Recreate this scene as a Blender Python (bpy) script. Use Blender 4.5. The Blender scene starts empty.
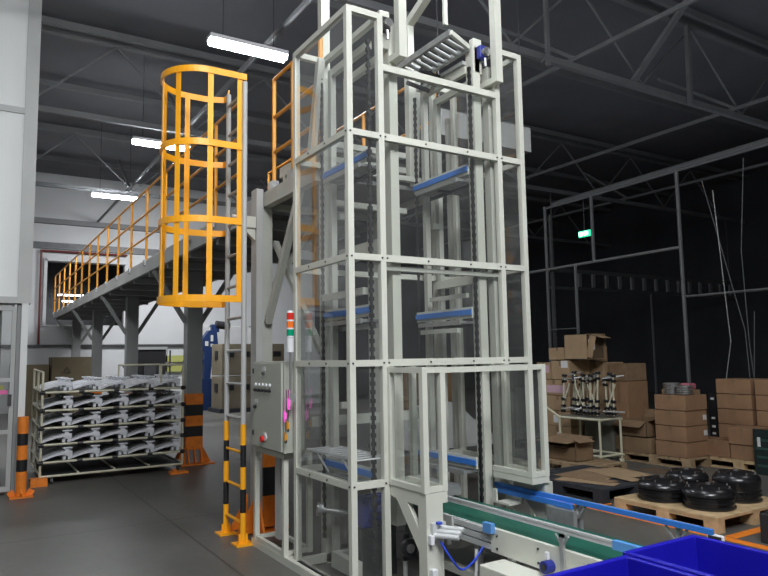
import bpy, math, random
from mathutils import Vector, Matrix
random.seed(7)
C = bpy.context.scene.collection
PI = math.pi

# ------------------------------------------------------------------ materials
MATS = {}
def mat(name, col, rough=.5, metal=0., noise=0., nscale=8., bump=0., spec=.5, emit=None, estr=0., coat=0.):
    if name in MATS: return MATS[name]
    m = bpy.data.materials.new(name); m.use_nodes = True
    nt = m.node_tree; b = nt.nodes['Principled BSDF']
    b.inputs['Base Color'].default_value = (*col, 1)
    b.inputs['Roughness'].default_value = rough
    b.inputs['Metallic'].default_value = metal
    b.inputs['Specular IOR Level'].default_value = spec
    if coat: b.inputs['Coat Weight'].default_value = coat
    if noise or bump:
        tc = nt.nodes.new('ShaderNodeTexCoord'); n = nt.nodes.new('ShaderNodeTexNoise')
        n.inputs['Scale'].default_value = nscale; n.inputs['Detail'].default_value = 5
        nt.links.new(tc.outputs['Object'], n.inputs['Vector'])
        if noise:
            r = nt.nodes.new('ShaderNodeValToRGB')
            r.color_ramp.elements[0].position = .3; r.color_ramp.elements[1].position = .7
            r.color_ramp.elements[0].color = (*[c * (1 - noise) for c in col], 1)
            r.color_ramp.elements[1].color = (*[min(1, c * (1 + noise)) for c in col], 1)
            nt.links.new(n.outputs['Fac'], r.inputs['Fac']); nt.links.new(r.outputs['Color'], b.inputs['Base Color'])
        if bump:
            bp = nt.nodes.new('ShaderNodeBump'); bp.inputs['Strength'].default_value = bump
            bp.inputs['Distance'].default_value = .02
            nt.links.new(n.outputs['Fac'], bp.inputs['Height']); nt.links.new(bp.outputs['Normal'], b.inputs['Normal'])
    if emit:
        b.inputs['Emission Color'].default_value = (*emit, 1); b.inputs['Emission Strength'].default_value = estr
    MATS[name] = m; return m

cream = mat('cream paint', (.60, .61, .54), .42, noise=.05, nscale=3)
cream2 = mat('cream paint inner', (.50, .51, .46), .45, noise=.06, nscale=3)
greysteel = mat('grey steel', (.27, .28, .28), .5, noise=.1, nscale=2)
lightgrey = mat('light grey', (.45, .46, .45), .5, noise=.06, nscale=2)
galv = mat('galvanised', (.45, .46, .46), .38, .6, noise=.1, nscale=20)
alu = mat('aluminium', (.66, .68, .68), .4, .35)
darkmetal = mat('dark metal', (.06, .062, .065), .45, .5, noise=.2, nscale=15)
chainm = mat('chain steel', (.045, .045, .048), .45, .6)
yellow = mat('safety yellow', (1.0, .43, .015), .38, noise=.04, nscale=4)
yrail = mat('rail yellow', (.80, .34, .03), .45)
orange = mat('orange paint', (.80, .22, .02), .5, noise=.12, nscale=12)
black = mat('black paint', (.012, .012, .014), .45)
rubber = mat('rubber', (.015, .015, .015), .7)
bluestrip = mat('blue strip', (.04, .20, .66), .45)
cratem = mat('blue crate plastic', (.009, .007, .31), .32, noise=.08, nscale=5)
hose = mat('blue hose', (.02, .06, .55), .35)
motorblue = mat('motor blue', (.02, .03, .24), .4)
robotblue = mat('machine blue', (.006, .022, .085), .45)
belt = mat('green belt', (.010, .095, .062), .5, noise=.1, nscale=10)
whiteplastic = mat('white plastic', (.74, .75, .78), .4)
partm = mat('moulded white', (.66, .68, .72), .45)
tubem = mat('ivory tube', (.58, .56, .42), .4)
shelfm = mat('shelf mesh', (.16, .155, .13), .6)
carton = mat('carton', (.34, .235, .135), .8, noise=.10, nscale=6)
carton2 = mat('carton dark', (.23, .15, .085), .85, noise=.12, nscale=6)
cartonR = mat('carton reddish', (.27, .155, .085), .85, noise=.10, nscale=6)
olive = mat('olive carton', (.125, .10, .062), .85, noise=.1, nscale=3)
cartshade = mat('carton shade', (.10, .068, .04), .9)  # darker brown stands in for the shade inside open cartons
tape = mat('packing tape', (.20, .13, .07), .35)
papersh = mat('paper label', (.62, .62, .62), .7)
pinksh = mat('pink label', (.55, .36, .42), .7)
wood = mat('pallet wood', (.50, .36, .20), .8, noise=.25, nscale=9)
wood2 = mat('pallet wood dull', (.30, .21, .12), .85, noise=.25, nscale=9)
wooddk = mat('dark pallet', (.025, .028, .035), .7)
cratewood = mat('brown crate', (.20, .17, .12), .8, noise=.12, nscale=2)
rimblack = mat('rim gloss black', (.018, .018, .020), .24, .35, spec=.8)
silver = mat('silver', (.5, .5, .5), .3, .9)
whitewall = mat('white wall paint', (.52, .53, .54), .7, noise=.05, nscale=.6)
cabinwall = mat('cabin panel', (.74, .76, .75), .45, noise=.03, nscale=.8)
shadewall = mat('shade-tinted wall', (.045, .047, .055), .9, noise=.2, nscale=.5)  # dark colour stands in for the low light in this part of the hall
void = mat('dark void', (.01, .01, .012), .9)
roofm = mat('roof deck', (.155, .158, .175), .85, noise=.12, nscale=.7)
beamm = mat('roof steel', (.17, .175, .18), .65, noise=.1, nscale=1)
fencem = mat('fence pipe', (.13, .135, .14), .5, .3)
cabm = mat('cabinet grey', (.42, .44, .385), .42)
redm = mat('red', (.7, .02, .02), .3)
green = mat('dark green crate', (.008, .018, .016), .5)
pinkm = mat('pink tag', (.9, .12, .62), .4, emit=(1, .15, .7), estr=.5)  # glow added to the colour; the tags are no light source
otag = mat('orange tag', (.85, .38, .04), .5)
yellowsign = mat('yellow sign', (.36, .37, .10), .6)
tube_glow = mat('fluorescent glow', (1, 1, 1), .5, emit=(.90, .95, 1.0), estr=125)
far_glow = mat('far lamp glow', (1, 1, 1), .5, emit=(.95, .95, 1.0), estr=9)
lensR = mat('lens red', (.60, .03, .02), .25, emit=(1, .05, .02), estr=.06)
lensO = mat('lens amber', (.80, .16, .02), .25, emit=(1, .25, .02), estr=.06)
lensG = mat('lens green', (.0, .26, .13), .25, emit=(0, 1, .5), estr=.03)
exitm = mat('exit green', (.0, .35, .15), .4, emit=(.05, .75, .38), estr=1.3)
exitw = mat('exit white', (.9, .9, .9), .4, emit=(.75, 1, .85), estr=3.5)
greybag = mat('grey film wrap', (.14, .14, .12), .35)

def acrylic():
    m = bpy.data.materials.new('acrylic sheet'); m.use_nodes = True
    nt = m.node_tree; nt.nodes.clear()
    o = nt.nodes.new('ShaderNodeOutputMaterial')
    t = nt.nodes.new('ShaderNodeBsdfTransparent'); t.inputs[0].default_value = (.93, .94, .93, 1)
    g = nt.nodes.new('ShaderNodeBsdfGlossy'); g.inputs['Roughness'].default_value = .015
    d = nt.nodes.new('ShaderNodeBsdfDiffuse'); d.inputs[0].default_value = (.75, .78, .78, 1)
    lw = nt.nodes.new('ShaderNodeLayerWeight'); lw.inputs['Blend'].default_value = .5
    pw = nt.nodes.new('ShaderNodeMath'); pw.operation = 'POWER'; pw.inputs[1].default_value = 2.6
    f = nt.nodes.new('ShaderNodeMapRange'); f.inputs[3].default_value = .055; f.inputs[4].default_value = .85
    nt.links.new(lw.outputs['Facing'], pw.inputs[0]); nt.links.new(pw.outputs[0], f.inputs[0])
    m1 = nt.nodes.new('ShaderNodeMixShader'); m2 = nt.nodes.new('ShaderNodeMixShader')
    tc = nt.nodes.new('ShaderNodeTexCoord'); n = nt.nodes.new('ShaderNodeTexNoise'); n.inputs['Scale'].default_value = 2.5
    mr = nt.nodes.new('ShaderNodeMapRange'); mr.inputs[3].default_value = .01; mr.inputs[4].default_value = .06
    nt.links.new(tc.outputs['Object'], n.inputs['Vector']); nt.links.new(n.outputs['Fac'], mr.inputs[0])
    nt.links.new(mr.outputs[0], m1.inputs[0]); nt.links.new(t.outputs[0], m1.inputs[1]); nt.links.new(d.outputs[0], m1.inputs[2])
    nt.links.new(f.outputs[0], m2.inputs[0]); nt.links.new(m1.outputs[0], m2.inputs[1]); nt.links.new(g.outputs[0], m2.inputs[2])
    nt.links.new(m2.outputs[0], o.inputs[0])
    return m
glass = acrylic()

def concrete():
    m = bpy.data.materials.new('concrete floor'); m.use_nodes = True
    nt = m.node_tree; b = nt.nodes['Principled BSDF']; L = nt.links.new
    tc = nt.nodes.new('ShaderNodeTexCoord')
    n1 = nt.nodes.new('ShaderNodeTexNoise'); n1.inputs['Scale'].default_value = .55; n1.inputs['Detail'].default_value = 8; n1.inputs['Roughness'].default_value = .65
    n2 = nt.nodes.new('ShaderNodeTexNoise'); n2.inputs['Scale'].default_value = 14; n2.inputs['Detail'].default_value = 6
    r = nt.nodes.new('ShaderNodeValToRGB')
    r.color_ramp.elements[0].position = .33; r.color_ramp.elements[0].color = (.078, .076, .068, 1)
    r.color_ramp.elements[1].position = .68; r.color_ramp.elements[1].color = (.18, .176, .162, 1)
    mx = nt.nodes.new('ShaderNodeMixRGB'); mx.blend_type = 'MULTIPLY'; mx.inputs[0].default_value = .35
    br = nt.nodes.new('ShaderNodeTexBrick'); br.inputs['Scale'].default_value = 1; br.offset = 0
    br.inputs['Brick Width'].default_value = 4.4; br.inputs['Row Height'].default_value = 4.4; br.inputs['Mortar Size'].default_value = .012
    br.inputs['Color1'].default_value = (1, 1, 1, 1); br.inputs['Color2'].default_value = (.9, .9, .9, 1); br.inputs['Mortar'].default_value = (.45, .45, .45, 1)
    mp = nt.nodes.new('ShaderNodeMapping'); mp.inputs['Location'].default_value = (2.57, 1.7, 0)
    m3 = nt.nodes.new('ShaderNodeMixRGB'); m3.blend_type = 'MULTIPLY'; m3.inputs[0].default_value = 1
    L(tc.outputs['Object'], n1.inputs['Vector']); L(tc.outputs['Object'], n2.inputs['Vector'])
    L(tc.outputs['Object'], mp.inputs['Vector']); L(mp.outputs[0], br.inputs['Vector'])
    L(n1.outputs['Fac'], r.inputs[0]); L(r.outputs[0], mx.inputs[1]); L(n2.outputs['Color'], mx.inputs[2])
    L(mx.outputs[0], m3.inputs[1]); L(br.outputs['Color'], m3.inputs[2]); L(m3.outputs[0], b.inputs['Base Color'])
    mr = nt.nodes.new('ShaderNodeMapRange'); mr.inputs[3].default_value = .28; mr.inputs[4].default_value = .55
    L(n1.outputs['Fac'], mr.inputs[0]); L(mr.outputs[0], b.inputs['Roughness'])
    bp = nt.nodes.new('ShaderNodeBump'); bp.inputs['Strength'].default_value = .08; bp.inputs['Distance'].default_value = .01
    L(n2.outputs['Fac'], bp.inputs['Height']); L(bp.outputs['Normal'], b.inputs['Normal'])
    return m
floorm = concrete()

# ------------------------------------------------------------------ mesh builder
class MB:
    def __init__(s): s.v = []; s.f = []
    def add(s, vs, fs):
        n = len(s.v); s.v += [tuple(p) for p in vs]; s.f += [tuple(i + n for i in f) for f in fs]; return s
    def box(s, x0, x1, y0, y1, z0, z1):
        return s.add([(x0,y0,z0),(x1,y0,z0),(x1,y1,z0),(x0,y1,z0),(x0,y0,z1),(x1,y0,z1),(x1,y1,z1),(x0,y1,z1)],
                     [(0,3,2,1),(4,5,6,7),(0,1,5,4),(1,2,6,5),(2,3,7,6),(3,0,4,7)])
    def bar(s, a, b, w=.04, h=None, up=(0,0,1)):
        a = Vector(a); b = Vector(b); h = h or w; d = (b - a).normalized(); u = Vector(up)
        if abs(d.dot(u)) > .98: u = Vector((0,1,0))
        r = d.cross(u).normalized() * w / 2; q = r.cross(d).normalized() * h / 2
        vs = [a-r-q, a+r-q, a+r+q, a-r+q, b-r-q, b+r-q, b+r+q, b-r+q]
        return s.add(vs, [(0,1,2,3),(7,6,5,4),(0,4,5,1),(1,5,6,2),(2,6,7,3),(3,7,4,0)])
    def cyl(s, a, b, r, n=12, r2=None):
        a = Vector(a); b = Vector(b); d = (b - a).normalized(); r2 = r if r2 is None else r2
        u = Vector((0,0,1)) if abs(d.z) < .9 else Vector((1,0,0))
        p = d.cross(u).normalized(); q = d.cross(p)
        vs = []
        for c, rr in ((a, r), (b, r2)):
            for k in range(n):
                t = 2 * PI * k / n; vs.append(c + p * rr * math.cos(t) + q * rr * math.sin(t))
        fs = [(k, (k+1) % n, n + (k+1) % n, n + k) for k in range(n)]
        fs += [tuple(range(n - 1, -1, -1)), tuple(range(n, 2 * n))]
        return s.add(vs, fs)
    def tube(s, pts, r, n=8):
        pts = [Vector(p) for p in pts]; rings = []; vs = []
        u = Vector((0,0,1))
        for i, p in enumerate(pts):
            d = (pts[min(i+1, len(pts)-1)] - pts[max(i-1, 0)]).normalized()
            uu = u if abs(d.dot(u)) < .95 else Vector((1,0,0))
            a = d.cross(uu).normalized(); b = d.cross(a)
            for k in range(n):
                t = 2*PI*k/n; vs.append(p + a*r*math.cos(t) + b*r*math.sin(t))
        fs = []
        for i in range(len(pts)-1):
            for k in range(n):
                fs.append((i*n+k, i*n+(k+1)%n, (i+1)*n+(k+1)%n, (i+1)*n+k))
        fs += [tuple(range(n-1,-1,-1)), tuple(range((len(pts)-1)*n, len(pts)*n))]
        return s.add(vs, fs)
    def lathe(s, prof, c=(0,0,0), n=32):
        vs = []; m = len(prof)
        for k in range(n):
            t = 2*PI*k/n
            for r, z in prof: vs.append((c[0]+r*math.cos(t), c[1]+r*math.sin(t), c[2]+z))
        fs = []
        for k in range(n):
            for i in range(m-1):
                a = k*m+i; b = ((k+1)%n)*m+i
                fs.append((a, b, b+1, a+1))
        return s.add(vs, fs)
    def prism(s, poly, axis, a, b):
        def P(u, v, w): return {'x': (w,u,v), 'y': (u,w,v), 'z': (u,v,w)}[axis]
        n = len(poly); vs = [P(u,v,a) for u,v in poly] + [P(u,v,b) for u,v in poly]
        fs = [(k,(k+1)%n,n+(k+1)%n,n+k) for k in range(n)] + [tuple(range(n-1,-1,-1)), tuple(range(n,2*n))]
        return s.add(vs, fs)
    def quad(s, a, b, c, d): return s.add([a,b,c,d], [(0,1,2,3)])
    def build(s, name, m, parent=None, bevel=0., smooth=False, origin=None):
        me = bpy.data.meshes.new(name)
        off = Vector((0,0,0)); r = parent
        while r is not None: off += r.location; r = r.parent
        if origin is not None: off = Vector(origin)
        elif parent is None and s.v:
            xs = [p[0] for p in s.v]; ys = [p[1] for p in s.v]; zs = [p[2] for p in s.v]
            off = Vector(((min(xs)+max(xs))/2, (min(ys)+max(ys))/2, min(zs)))
        me.from_pydata([tuple(Vector(p) - off) for p in s.v], [], s.f)
        me.materials.append(m); me.validate(); 
        import bmesh
        bm = bmesh.new(); bm.from_mesh(me); bmesh.ops.recalc_face_normals(bm, faces=bm.faces); bm.to_mesh(me); bm.free()
        if smooth:
            for p in me.polygons: p.use_smooth = True
            try: me.set_sharp_from_angle(angle=math.radians(38))
            except Exception: pass
        o = bpy.data.objects.new(name, me); C.objects.link(o)
        if parent is not None: o.parent = parent
        else: o.location = off
        if bevel:
            b = o.modifiers.new('bevel', 'BEVEL'); b.width = bevel; b.segments = 2; b.limit_method = 'ANGLE'
        return o

def tag(o, label=None, cat=None, group=None, kind=None):
    if label: o['label'] = label
    if cat: o['category'] = cat
    if group: o['group'] = group
    if kind: o['kind'] = kind
    return o
def thing(name, label, cat, loc=(0,0,0), group=None):
    o = bpy.data.objects.new(name, None); C.objects.link(o); o.location = loc; o.empty_display_size = .1
    return tag(o, label, cat, group)
def struct(name, mb, m, **k): return tag(mb.build(name, m, **k), kind='structure')
def kids(o): return [c for c in C.objects if c.parent == o]
def copy_tree(o, parent=None):
    ch = kids(o); c = o.copy(); C.objects.link(c); c.parent = parent
    for k in ch: copy_tree(k, c)
    return c
ORD = ['first', 'second', 'third', 'fourth', 'fifth', 'sixth', 'seventh', 'eighth']

# ------------------------------------------------------------------ room shell
WL, WR, WN, WF, CZ = -6.0, 24.0, -5.0, 25.0, 8.0
struct('floor', MB().box(WL, WR, WN, 34, -.1, 0), floorm, origin=(0,0,0))
struct('ceiling', MB().box(WL, WR, WN, WF+.3, CZ, CZ+.15), roofm)
struct('wall_left', MB().box(WL-.2, WL, WN, WF+.3, 0, CZ), lightgrey)
struct('wall_right', MB().box(WR, WR+.2, WN, WF+.3, 0, CZ), shadewall)
struct('wall_front', MB().box(WL, WR, WN-.2, WN, 0, CZ), lightgrey)
w = MB()   # back wall with an opening behind the mezzanine end (x 2.3..4.6, z 2.85..5.0)
w.box(WL, 2.28, WF, WF+.3, 0, CZ); w.box(4.75, 12.2, WF, WF+.3, 0, CZ)
w.box(2.28, 4.75, WF, WF+.3, 0, 2.85); w.box(2.28, 4.75, WF, WF+.3, 5.0, CZ)
struct('wall_back', w, whitewall)
struct('wall_back_dark', MB().box(12.2, WR, WF, WF+.3, 0, CZ), shadewall)
v = MB().box(1.6, 5.6, WF+5, WF+5.1, 2.3, 5.6); v.box(1.6,1.7,WF+.3,WF+5,2.3,5.6); v.box(5.5,5.6,WF+.3,WF+5,2.3,5.6); v.box(1.6,5.6,WF+.3,WF+5.1,5.6,5.7); v.box(1.6,5.6,WF+.3,WF+5.1,2.2,2.3)
struct('wall_passage', v, darkmetal)
struct('trim_1', MB().bar((2.23,24.95,2.8),(2.23,24.95,5.05),.1).bar((2.2,24.95,5.05),(4.8,24.95,5.05),.1), whitewall)
struct('trim_2', MB().box(WL, 12.2, 24.9, 25, 5.40, 5.62), darkmetal)       # dark beam on the wall
struct('trim_3', MB().box(WL, 12.2, 24.86, 25, 2.12, 2.19), darkmetal)       # conduit line
struct('trim_4', MB().box(WL, 12.2, 24.8, 25, 6.25, 6.42), beamm)

# roof trusses (across), purlins and longitudinal ties
for ty in (1.4, 7.4, 13.65, 19.6):
    m = MB()
    m.bar((WL, ty, 6.3), (WR, ty, 6.3), .09, .11)
    m.bar((WL, ty, 7.85), (WR, ty, 7.85), .12, .12)
    x = -5.4; up = True
    while x < WR - 1.6:
        m.bar((x, ty, 6.37 if up else 7.79), (x + 1.55, ty, 7.79 if up else 6.37), .035)
        x += 1.55; up = not up
    struct('roof_truss', m, beamm)
for k in range(10):
    y = -2.2 + 3.1 * k
    struct('roof_purlin', MB().box(WL, WR, y-.04, y+.04, 7.80, 7.93), beamm)
for x in (-.8, 3.8, 8.4, 13.0, 17.6):
    m = MB().bar((x, WN, 6.45), (x, WF, 6.45), .05, .07)
    for ty in (1.4, 7.4, 13.65, 19.6):
        m.bar((x, ty, 6.46), (x, ty + 1.7, 7.7), .06)
    struct('roof_tie', m, beamm)
struct('roof_hanger', MB().bar((7.67, 7.3, 7.8), (7.67, 7.3, 6.14), .06).bar((7.67,7.3,6.35),(7.52,7.3,6.16),.03), beamm)
struct('roof_hanger', MB().bar((11.4, 7.3, 7.75), (11.35, 7.3, 6.2), .08), beamm)
struct('roof_brace', MB().bar((9.85, 7.4, 6.35), (9.95, 5.9, 7.75), .12, .06), beamm)

# fluorescent luminaires
def lamp(y, lab, x0=2.72, z=6.0, mt=None):
    t = thing('ceiling_light', lab, 'ceiling light', (x0 + .58, y, z), 'fluorescent lights along the hall')
    MB().box(x0, x0+1.16, y-.09, y+.09, z+.03, z+.09).build('housing', whiteplastic, t)
    for s in (-.05, .05):
        MB().cyl((x0+.02, y+s, z), (x0+1.14, y+s, z), .042, 10).build('tube', mt or tube_glow, t)  # tubes thickened so their shape takes in the bloom
    for s in (.2, .96): MB().cyl((x0+s, y, z+.09), (x0+s, y, 7.99), .006, 6).build('hanger', darkmetal, t)
    return t
lamp(8.85, 'large bright fluorescent light, nearest one above the yellow ladder cage')
lamp(13.85, 'bright fluorescent light seen behind the top of the ladder cage')
lamp(18.9, 'bright fluorescent light farthest down the hall over the yellow railing')
lamp(3.85, 'fluorescent light over the lift tower')
lamp(-1.2, 'fluorescent light behind the viewer')
lamp(1.2, 'fluorescent light to the left above the cabin side', x0=-1.6)
for i, (x, y) in enumerate(((3.0, 28.4), (3.0, 27.0))):
    tag(MB().box(x, x+.9, y, y+.12, 4.15-i*.35, 4.2-i*.35).build('ceiling_light', far_glow), ('small far lamp glowing in the wall opening, upper one', 'small far lamp glowing in the wall opening, lower one')[i], 'ceiling light')

# ------------------------------------------------------------------ left cabin wall
t = MB(); t.box(-5, .56, 9.55, 9.7, 2.42, 4.80); t.box(-5, .56, 9.55, 9.7, 4.84, 7.9)
struct('wall_cabin', t, cabinwall)
struct('trim_5', MB().box(.55, .70, 9.52, 9.72, 2.34, 7.9), lightgrey)
struct('trim_6', MB().box(-5, .70, 9.50, 9.72, 2.34, 2.42).box(-5,.70,9.53,9.7,4.78,4.86), lightgrey)
struct('trim_7', MB().box(.60, .675, 9.50, 9.70, 0, 2.34), cabinwall)
struct('trim_8', MB().box(.555, .60, 9.56, 9.66, 0, 2.34), greysteel)
struct('wall_cabin_side', MB().box(.54,.60,9.72,11.6,2.42,7.9), cabinwall)
d = struct('door_1', MB().box(.50,.55,9.56,9.62,.05,2.3).box(-.5,-.45,9.56,9.62,.05,2.3).box(-.45,.50,9.56,9.62,2.25,2.32).box(-.45,.50,9.56,9.62,1.37,1.42).box(-.45,.50,9.56,9.62,.05,.11).box(-.45,.50,9.56,9.62,.74,.79), lightgrey)
MB().quad((-.45,9.59,.1),(.50,9.59,.1),(.50,9.59,2.27),(-.45,9.59,2.27)).build('pane', glass, d)
MB().box(.485,.525,9.52,9.56,1.08,1.22).build('door_handle', darkmetal, d)
MB().box(.33,.48,9.57,9.58,1.22,1.27).build('door_sign', mat('pink sign', (.8,.15,.4), .5), d)
MB().box(.36,.44,9.57,9.58,1.275,1.33).build('door_sign', yellowsign, d)
m = MB().box(-5,.5,12.2,12.3,0,2.6)
struct('wall_cabin_inner', m, mat('cabin inner wall', (.20,.21,.19), .6))
struct('ceiling_cabin', MB().box(-5,.54,9.72,12.3,2.45,2.5), lightgrey)
tag(MB().box(-.2,.45,11.0,11.05,0,1.9).build('slatted_screen', mat('screen grey', (.10,.105,.105), .5)), 'dark slatted screen inside the white cabin', 'screen')
struct('floor_cabin', MB().box(-4,.5,9.7,12.2,0,.012), mat('brown tile', (.12,.05,.03), .5))
tag(MB().bar((-.3,10.4,.5),(.25,10.1,2.0),.05).bar((.2,10.1,.0),(.2,10.1,2.2),.05).bar((-.3,10.4,0),(-.3,10.4,2.2),.05).build('inner_frame', galv), 'grey steel frame seen through the cabin door pane', 'frame')

def stripes(z0, seq, fn, parent, nm='stripe'):
    z = z0
    for h, m in seq:
        fn(z, z+h).build(nm, m, parent); z += h
# bollard
b = thing('bollard', 'orange and black striped round bollard at the corner of the white cabin', 'bollard', (.655, 9.40, 0))
stripes(.1, [(.20, orange), (.14, black), (.17, orange), (.14, black), (.20, orange)], lambda a, c: MB().cyl(((.655),9.40,a),((.655),9.40,c),.06,16), b)
m = MB().box(.53,.78,9.27,9.49,0,.015)
for a in range(4):
    dx, dy = [(1,0),(0,1),(-1,0),(0,-1)][a]
    m.bar(((.655)+dx*.07,9.40+dy*.07,.06),((.655)+dx*.13,9.40+dy*.13,.02),.02,.08)
m.cyl(((.655),9.40,.0),((.655),9.40,.1),.06,16)
m.build('base_plate', orange, b)

# ------------------------------------------------------------------ mezzanine
mz = thing('mezzanine', 'long grey steel mezzanine platform on striped columns running down the hall', 'platform', (3.1, 15, 0))
PX0, PX1, PY0, PY1 = 2.46, 3.78, 6.3, 24.4
MB().box(PX0+.03, PX1, PY0, PY1, 3.06, 3.12).build('deck', mat('deck dark', (.10,.105,.11), .6), mz)
MB().box(PX0, PX0+.05, PY0, PY1, 3.02, 3.22).build('side_channel', mat('channel grey', (.36,.365,.355), .5, noise=.12, nscale=2), mz)
fc = bpy.data.curves.new('beam_marking', 'FONT'); fc.body = 'NTM'; fc.size = .15; fc.extrude = .0005; fc.materials.append(darkmetal)
tmp = bpy.data.objects.new('tmp', fc); C.objects.link(tmp); me_ = bpy.data.meshes.new_from_object(tmp); bpy.data.objects.remove(tmp); bpy.data.curves.remove(fc)
fo = bpy.data.objects.new('beam_marking', me_); C.objects.link(fo); fo.parent = mz
fo.location = Vector((PX0-.003, 8.98, 3.07)) - mz.location; fo.rotation_euler = (PI/2, 0, -PI/2)
MB().box(PX1, PX1+.05, PY0, PY1, 3.02, 3.22).build('side_channel', greysteel, mz)
MB().box(PX0, PX1, PY1, PY1+.05, 3.02, 3.22).build('end_channel', greysteel, mz)
for k in range(16):
    y = PY0 + .3 + k*1.15
    MB().box(PX0+.05, PX1, y-.04, y+.04, 2.96, 3.06).build('cross_joist', greysteel, mz)
for i, y in enumerate((10.75, 15.4, 19.85, 23.9)):
    c = MB().box(2.98, 3.22, y-.11, y+.11, .0, 3.0).build('column', greysteel, mz)
    for s in (-1, 1):
        MB().bar((3.1+s*.12, y, 2.2), (3.1+s*.62, y, 3.0), .07).build('brace', greysteel, c)
    stripes(.22, [(.17, black), (.18, orange), (.17, black), (.18, orange)] if i else [(.20, orange), (.16, black), (.16, orange), (.17, black), (.17, orange)], lambda a, e: MB().box(2.965, 3.235, y-.125, y+.125, a, e), c)
    q = MB().box(2.87, 3.4, y-.26, y+.26, 0, .02)
    for s in (-1, 1):
        q.prism([(3.1+s*.12, .0), (3.1+s*.28, .0), (3.1+s*.12, .30)], 'y', y-.1, y-.08)
        q.prism([(3.1+s*.12, .0), (3.1+s*.28, .0), (3.1+s*.12, .30)], 'y', y+.08, y+.1)
    for xx in (3.0, 3.1, 3.2): q.prism([(y-.125, .0), (y-.26, .0), (y-.125, .28)], 'x', xx-.01, xx+.01)
    q.build('base_gusset', orange, c)
# white conveyor side on the deck
mc = thing('roller_conveyor', 'pale grey conveyor bed standing on the mezzanine deck', 'conveyor', (3.3, 12, 3.12))
MB().box(2.95, 2.99, 6.4, 23.5, 3.42, 3.56).box(3.6,3.64,6.4,23.5,3.42,3.56).build('side_rail', lightgrey, mc)
for k in range(9): MB().box(2.95,3.0,6.6+k*2,6.65+k*2,3.12,3.42).box(3.6,3.64,6.6+k*2,6.65+k*2,3.12,3.42).build('leg', lightgrey, mc)
MB().box(2.99,3.6,6.4,23.5,3.46,3.5).build('belt', darkmetal, mc)

def railing(name, label, x, ys, z0=3.15, top=4.42, rails=(4.42, 4.02, 3.62), m=yrail, start=None, end=None, r=.021):
    t = thing(name, label, 'railing', (x, ys[0], z0))
    for y in ys:
        p = MB().cyl((x, y, z0), (x, y, top), r, 8).build('post', m, t)
        MB().box(x-.04, x+.03, y-.05, y+.05, z0, z0+.09).build('post_bracket', galv, p)
    a = ys[0] if start is None else start; e = ys[-1] if end is None else end
    for z in rails: MB().cyl((x, a, z), (x, e, z), r*.85, 8).build('rail', m, t)
    return t
railing('guard_railing', 'long yellow tube railing along the near edge of the mezzanine', 2.48, [24.4-1.19*k for k in range(15)][::-1], start=6.9)
railing('guard_railing', 'short yellow railing beside the lift tower behind the clear panels', 2.5, [4.98, 5.55, 6.0], z0=3.22, top=4.34, rails=(4.34, 3.95, 3.6))
railing('guard_railing', 'yellow railing on the far edge of the platform seen through the tower', 3.75, [5.05, 6.4, 7.8, 9.2], z0=3.2, top=4.34, rails=(4.34, 3.85))

# landing by the tower
ld = thing('landing_frame', 'cream steel landing with braced legs joining the lift tower to the mezzanine', 'platform', (3, 5.6, 0))
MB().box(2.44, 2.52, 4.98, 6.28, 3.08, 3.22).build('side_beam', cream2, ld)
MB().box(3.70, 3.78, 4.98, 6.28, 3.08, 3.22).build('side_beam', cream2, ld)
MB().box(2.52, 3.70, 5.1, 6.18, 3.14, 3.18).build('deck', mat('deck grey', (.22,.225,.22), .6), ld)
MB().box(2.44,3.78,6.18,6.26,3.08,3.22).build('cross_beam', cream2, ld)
for x, y, w_ in ((2.44, 6.14, .1), (3.68, 6.14, .08), (3.72, 5.05, .05)):
    MB().box(x, x+w_, y, y+w_*1.2, 0, 3.08).build('leg', cream2, ld)
MB().box(2.36, 2.43, 6.10, 6.24, 0, 3.25).build('leg', lightgrey, ld)
MB().bar((2.48, 6.1, 1.95), (2.48, 5.35, 3.08), .06).build('brace', cream2, ld)
MB().bar((2.6, 6.2, 2.75), (2.6, 5.2, 1.65), .05).build('brace', cream2, ld)
MB().bar((2.5, 6.2, 2.2), (3.1, 6.2, 3.08), .05).build('brace', cream2, ld)
cg = MB().box(2.32,2.56,6.02,6.30,0,.02)
for s in (6.06, 6.26): cg.prism([(2.34,.02),(2.16,.02),(2.34,.34)],'y',s-.01,s+.01); cg.prism([(2.56,.02),(2.68,.02),(2.56,.34)],'y',s-.01,s+.01)
cg.prism([(6.0,.02),(5.85,.02),(6.0,.34)],'x',2.34,2.36); cg.prism([(6.0,.02),(5.85,.02),(6.0,.34)],'x',2.52,2.54)
cg.build('base_gusset', orange, ld)
stripes(.05, [(.28, orange), (.26, black), (.22, orange)], lambda a, e: MB().box(2.425, 2.555, 6.08, 6.29, a, e), ld)
# white blocks next to the ladder head
tag(MB().box(2.20,2.355,6.10,6.2,2.86,2.97).prism([(2.22,2.86),(2.355,2.86),(2.355,2.74)],'y',6.12,6.18).cyl((2.13,6.15,2.95),(2.36,6.15,2.95),.03,10).build('ladder_bracket', cream), 'small white bracket tying the yellow ladder to the landing post', 'bracket')

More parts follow.
